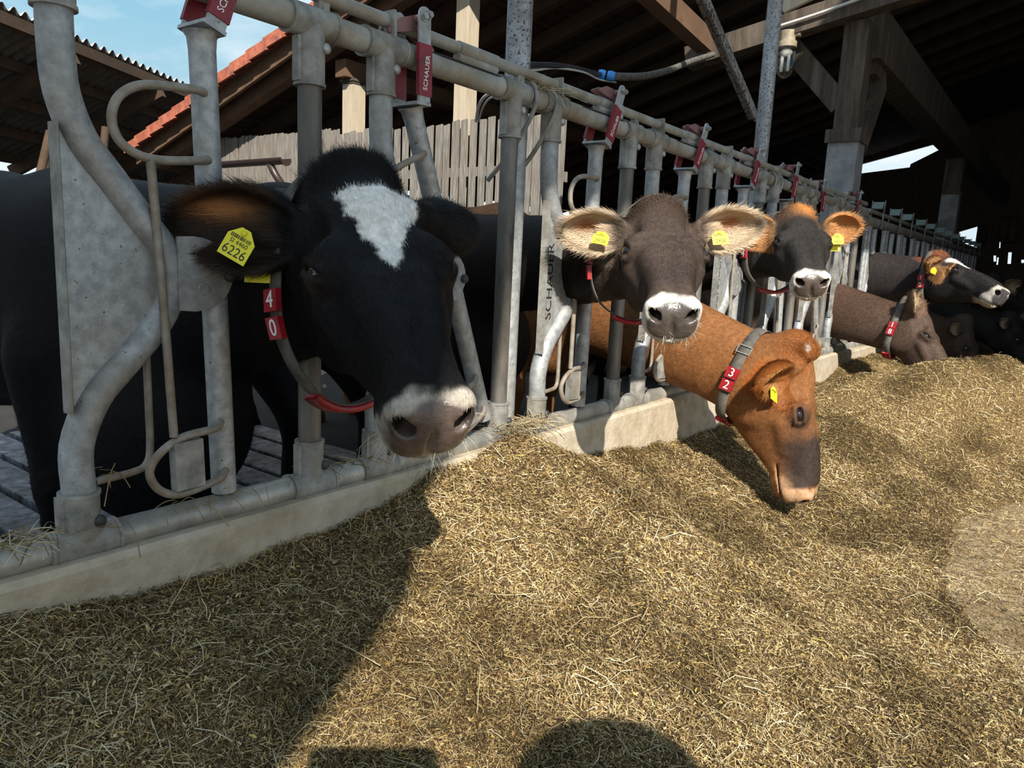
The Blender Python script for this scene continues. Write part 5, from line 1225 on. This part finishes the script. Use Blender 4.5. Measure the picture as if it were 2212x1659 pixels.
def blades(name, P, length, width, tilt, lift, m, bend=.0):
    n = len(P); N_ = hay_normal(P[:, 0], P[:, 1]); a = rng.uniform(0, 2 * math.pi, n)
    d = np.stack([np.cos(a), np.sin(a), np.zeros(n)], 1); d -= N_ * (d * N_).sum(1)[:, None]; d /= np.linalg.norm(d, axis=1)[:, None]
    d = d + N_ * rng.normal(0, tilt, n)[:, None]; d /= np.linalg.norm(d, axis=1)[:, None]
    s = np.cross(d, N_); s /= np.linalg.norm(s, axis=1)[:, None]; ro = rng.normal(0, .6, n)[:, None]; up = np.cross(s, d); s = s * np.cos(ro) + up * np.sin(ro)
    c = P[:, :3] + N_ * (lift * rng.uniform(0, 1, n) ** 1.5)[:, None]
    L = (length * .5)[:, None]; w = (width * .5)[:, None]; bd = (bend * rng.normal(0, 1, n) * length)[:, None] * s + (np.abs(rng.normal(0, .10, n)) * length)[:, None] * N_
    v = np.stack([c - d * L - s * w, c - d * L + s * w, c + bd - s * w, c + bd + s * w, c + d * L - s * w * .7, c + d * L + s * w * .7], 1).reshape(-1, 3)
    b = np.arange(n)[:, None] * 6; F = np.concatenate([b + [0, 1, 3, 2], b + [2, 3, 5, 4]])
    o = bpy.data.objects.new(name, mesh_np(name, v, F, [m], False)); col.objects.link(o); o.parent = feed; o['kind'] = 'stuff'; return o
nb = int(680000 * HQ); P = scatter(nb, 1.5); sc = np.clip(P[:, 3] / 1.6, .85, 2.6)
blades('chopped_stalks', P, rng.lognormal(math.log(.0125), .55, nb) * sc ** .15, rng.uniform(.0006, .0017, nb) * sc ** .45, .30, .012, M['haybl'], .05)
nb = int(60000 * HQ); P = scatter(nb, 1.4); sc = np.clip(P[:, 3] / 1.6, .85, 2.2)
blades('pale_chips', P, rng.lognormal(math.log(.0065), .40, nb) * sc ** .3, rng.uniform(.0015, .0042, nb) * sc ** .3, .35, .012, M['haych'])
nb = int(11000 * HQ); P = scatter(nb, 1.3); sc = np.clip(P[:, 3] / 1.6, .85, 2.2)
blades('long_straws', P, rng.lognormal(math.log(.055), .45, nb), rng.uniform(.0010, .0020, nb) * sc ** .5, .16, .022, M['haydry'], .10)
# wisps lying on the pipes and the kerb
def wisp(name, c, spread, n, label, ln=.05, droop=0.):
    V_ = []; F_ = []; mb = MB(); rr = random.Random(len(label))
    for k in range(n):
        p = np.array(c) + [rr.gauss(0, spread[0]), rr.gauss(0, spread[1]), abs(rr.gauss(0, spread[2]))]; a = rr.uniform(0, 6.28); l_ = ln * rr.uniform(.4, 1.8)
        d = np.array([math.cos(a), math.sin(a), rr.gauss(0, .3)]); q = np.array([rr.gauss(0, .3) for _ in range(3)])
        P_ = [p, p + d * l_ * .5 + q * l_ * .2, p + d * l_ + q * l_ * .1 - np.array([0, 0, droop * rr.random() * l_])]
        mb.tube(smooth_path(P_, 3), rr.uniform(.0006, .0013), 3, False)
    o = mb.build(name, M['haydry' if n > 60 else 'dryhay']); tag(o, label, 'hay', kind='stuff'); return o
wisp('hay_wisp', (.004, .47, .031), (.012, .05, .006), 130, 'small tangle of dry hay lying on the bottom pipe left of the nearest bent post', .05, .4)
wisp('hay_wisp', (.035, 1.98, .02), (.02, .07, .012), 260, 'hay packed round the foot of the straight post by the thick grey pole', .06, .3)
wisp('hay_wisp', (.0, 2.02, HR + .03), (.02, .05, .008), 120, 'hay caught on the top pipe in front of the thick grey pole', .05, .3)
wisp('hay_wisp', (.0, 1.28, .03), (.01, .07, .004), 90, 'hay dusting on the bottom pipe under the black cow\'s chin', .03, .2)
wisp('hay_wisp', (.02, .78, .03), (.01, .12, .003), 40, 'few hay strands on the bottom pipe below the two loops', .035, .6)
wisp('hay_wisp', (-.005, .655, .118), (.004, .008, .012), 7, 'hay snagged on the thin guard rod of the nearest bay', .03, 1.2)

# ------------------------------------------------------------------ the photographer, crouching beside the camera (seen only as a shadow)
def skin_body(name, chains, m, parent=None, label=None, cat=None):
    """one continuous skinned body: chains of (point, radius) that share points by name"""
    pts = {}; order = []; edges = []
    for ch in chains:
        for k, (nm, p, r_) in enumerate(ch):
            if nm not in pts: pts[nm] = (p, r_); order.append(nm)
            if k: edges.append((order.index(ch[k - 1][0]), order.index(nm)))
    me = bpy.data.meshes.new(name); me.from_pydata([pts[q][0] for q in order], edges, []); o = bpy.data.objects.new(name, me); col.objects.link(o)
    md = o.modifiers.new('skin', 'SKIN'); o.modifiers.new('sub', 'SUBSURF').levels = 2
    for q, sv in zip(order, me.skin_vertices[0].data): sv.radius = (pts[q][1], pts[q][1]); sv.use_root = q == order[0]
    bpy.context.view_layer.update()
    me2 = bpy.data.meshes.new_from_object(o.evaluated_get(bpy.context.evaluated_depsgraph_get())); bpy.data.objects.remove(o)
    me2.name = name; me2.materials.clear(); me2.materials.append(m); me2.polygons.foreach_set('use_smooth', [True] * len(me2.polygons))
    o = bpy.data.objects.new(name, me2); col.objects.link(o)
    if parent: attach(o, parent)
    return o
M['skin'] = mat('skin', (.42, .26, .19), (.50, .32, .24), .5); M['jacket'] = mat('dark_jacket', (.03, .04, .06), (.045, .055, .08), .85, 0, 30); M['hair'] = mat('brown_hair', (.05, .03, .02), (.08, .05, .03), .6, 0, 80)
M['hatc'] = mat('dark_felt_hat', (.03, .025, .02), (.045, .04, .03), .9, 0, 40)
M['trouser'] = mat('dark_trousers', (.04, .04, .045), (.06, .06, .065), .9, 0, 30); M['phone'] = mat('phone_black', (.01, .01, .012), (.015, .015, .018), .3)
HP = np.array([2.26, -.18, .93])                       # middle of the head
fw2 = unit([-.6, .75, 0]); sd2 = np.array([fw2[1], -fw2[0], 0]); U = np.array([0, 0, 1.])
def pp(f, s_, z): return tuple(np.array([HP[0], HP[1], 0]) + fw2 * f + sd2 * s_ + U * z)
ZH = HP[2]; pel = (-.30, 0., ZH - .80)
def limb(s):
    k = 'R' if s > 0 else 'L'
    hand = CAM - FWD * .05 + RGT * (.085 * s) - UPV * .02
    sh_ = np.array(pp(-.10, .19 * s, ZH - .26)); el_ = (sh_ + hand) / 2 + np.array([0, 0, -.12]) + sd2 * .05 * s
    arm = [('chest', pp(-.14, 0, ZH - .33), .14), ('sh' + k, tuple(sh_), .075), ('el' + k, tuple(el_), .05), ('wr' + k, tuple(el_ + (hand - el_) * .88), .034)]
    leg = [('pelvis', pp(*pel), .15), ('hip' + k, pp(-.27, .11 * s, ZH - .88), .105), ('kn' + k, pp(.02, .15 * s, FZ + .46), .07), ('an' + k, pp(-.20, .14 * s, FZ + .09), .05), ('to' + k, pp(.02, .15 * s, FZ + .045), .042)]
    return arm, leg, hand
aR, lR, hR = limb(1); aL, lL, hL = limb(-1)
person = skin_body('person', [[('pelvis', pp(*pel), .15), ('waist', pp(-.25, 0, ZH - .58), .14), ('chest', pp(-.14, 0, ZH - .33), .14), ('neck', pp(-.05, 0, ZH - .17), .055), ('skull', pp(-.01, 0, ZH - .03), .075), ('crown', pp(-.02, 0, ZH + .05), .06)], aR, aL, lR, lL], M['jacket'])
tag(person, 'person in dark clothes and added wide-brimmed hat, seen only as a shadow on the feed', 'person')
recentre(person)
mb = MB(); Rh = np.stack([sd2, fw2, U], 1)
mb.ball(HP + fw2 * .02 + U * -.01, (.078, .098, .12), 0, 20, 14, Rh)
mb.ball(HP + fw2 * .118 + U * -.015, (.015, .02, .026), 0, 10, 6, Rh)
for s in (-1, 1): mb.ball(HP + sd2 * .08 * s - fw2 * .0, (.012, .03, .034), 0, 10, 6, Rh)
mb.build('head', M['skin'], person)
mb = MB(); mb.ball(HP - fw2 * .022 + U * .018, (.086, .100, .11), 0, 18, 12, Rh); mb.build('hair', M['hair'], person)
mb = MB(); mb.ball(HP - fw2 * .012 + U * .085, (.094, .112, .075), 0, 20, 10, Rh)
mb.tube([HP + U * .068, HP + U * .074, HP + U * .080], [.185, .190, .183], 28); mb.build('hat', M['hatc'], person)  # wide brim added to broaden the head's cast shadow
for s in (-1, 1):
    mb = MB(); mb.ball(HP + fw2 * .112 + sd2 * .032 * s + U * .012, .011); mb.build('eye', M['eye'], person)
for s, hnd in ((1, hR), (-1, hL)):
    mb = MB(); mb.ball(hnd, (.028, .042, .050), 0, 14, 8, np.stack([RGT, FWD, UPV], 1))
    for k in range(4):
        b0 = hnd + UPV * (.030 - .020 * k) + RGT * .008 * s; L1 = (.036, .042, .040, .032)[k]
        mb.tube(smooth_path([b0, b0 + FWD * .030 + RGT * .010 * s, b0 + FWD * .045 - RGT * (L1 * .5) * s, b0 + FWD * .043 - RGT * L1 * s], 3), [.0095] * 7 + [.0085, .008, .0055], 8)
    mb.tube(smooth_path([hnd + UPV * .03 - FWD * .01, hnd + UPV * .05 - RGT * .015 * s - FWD * .012, hnd + UPV * .045 - RGT * .045 * s - FWD * .010], 3), [.011] * 6 + [.008], 8)
    mb.build('hand', M['skin'], person)
mb = MB(); mb.box(CAM - FWD * .022 - UPV * .012, (.148, .009, .072), np.stack([RGT, FWD, UPV], 1))
ph = mb.build('phone', M['phone']); tag(ph, 'black phone held level in both hands by the person in the hat', 'phone')
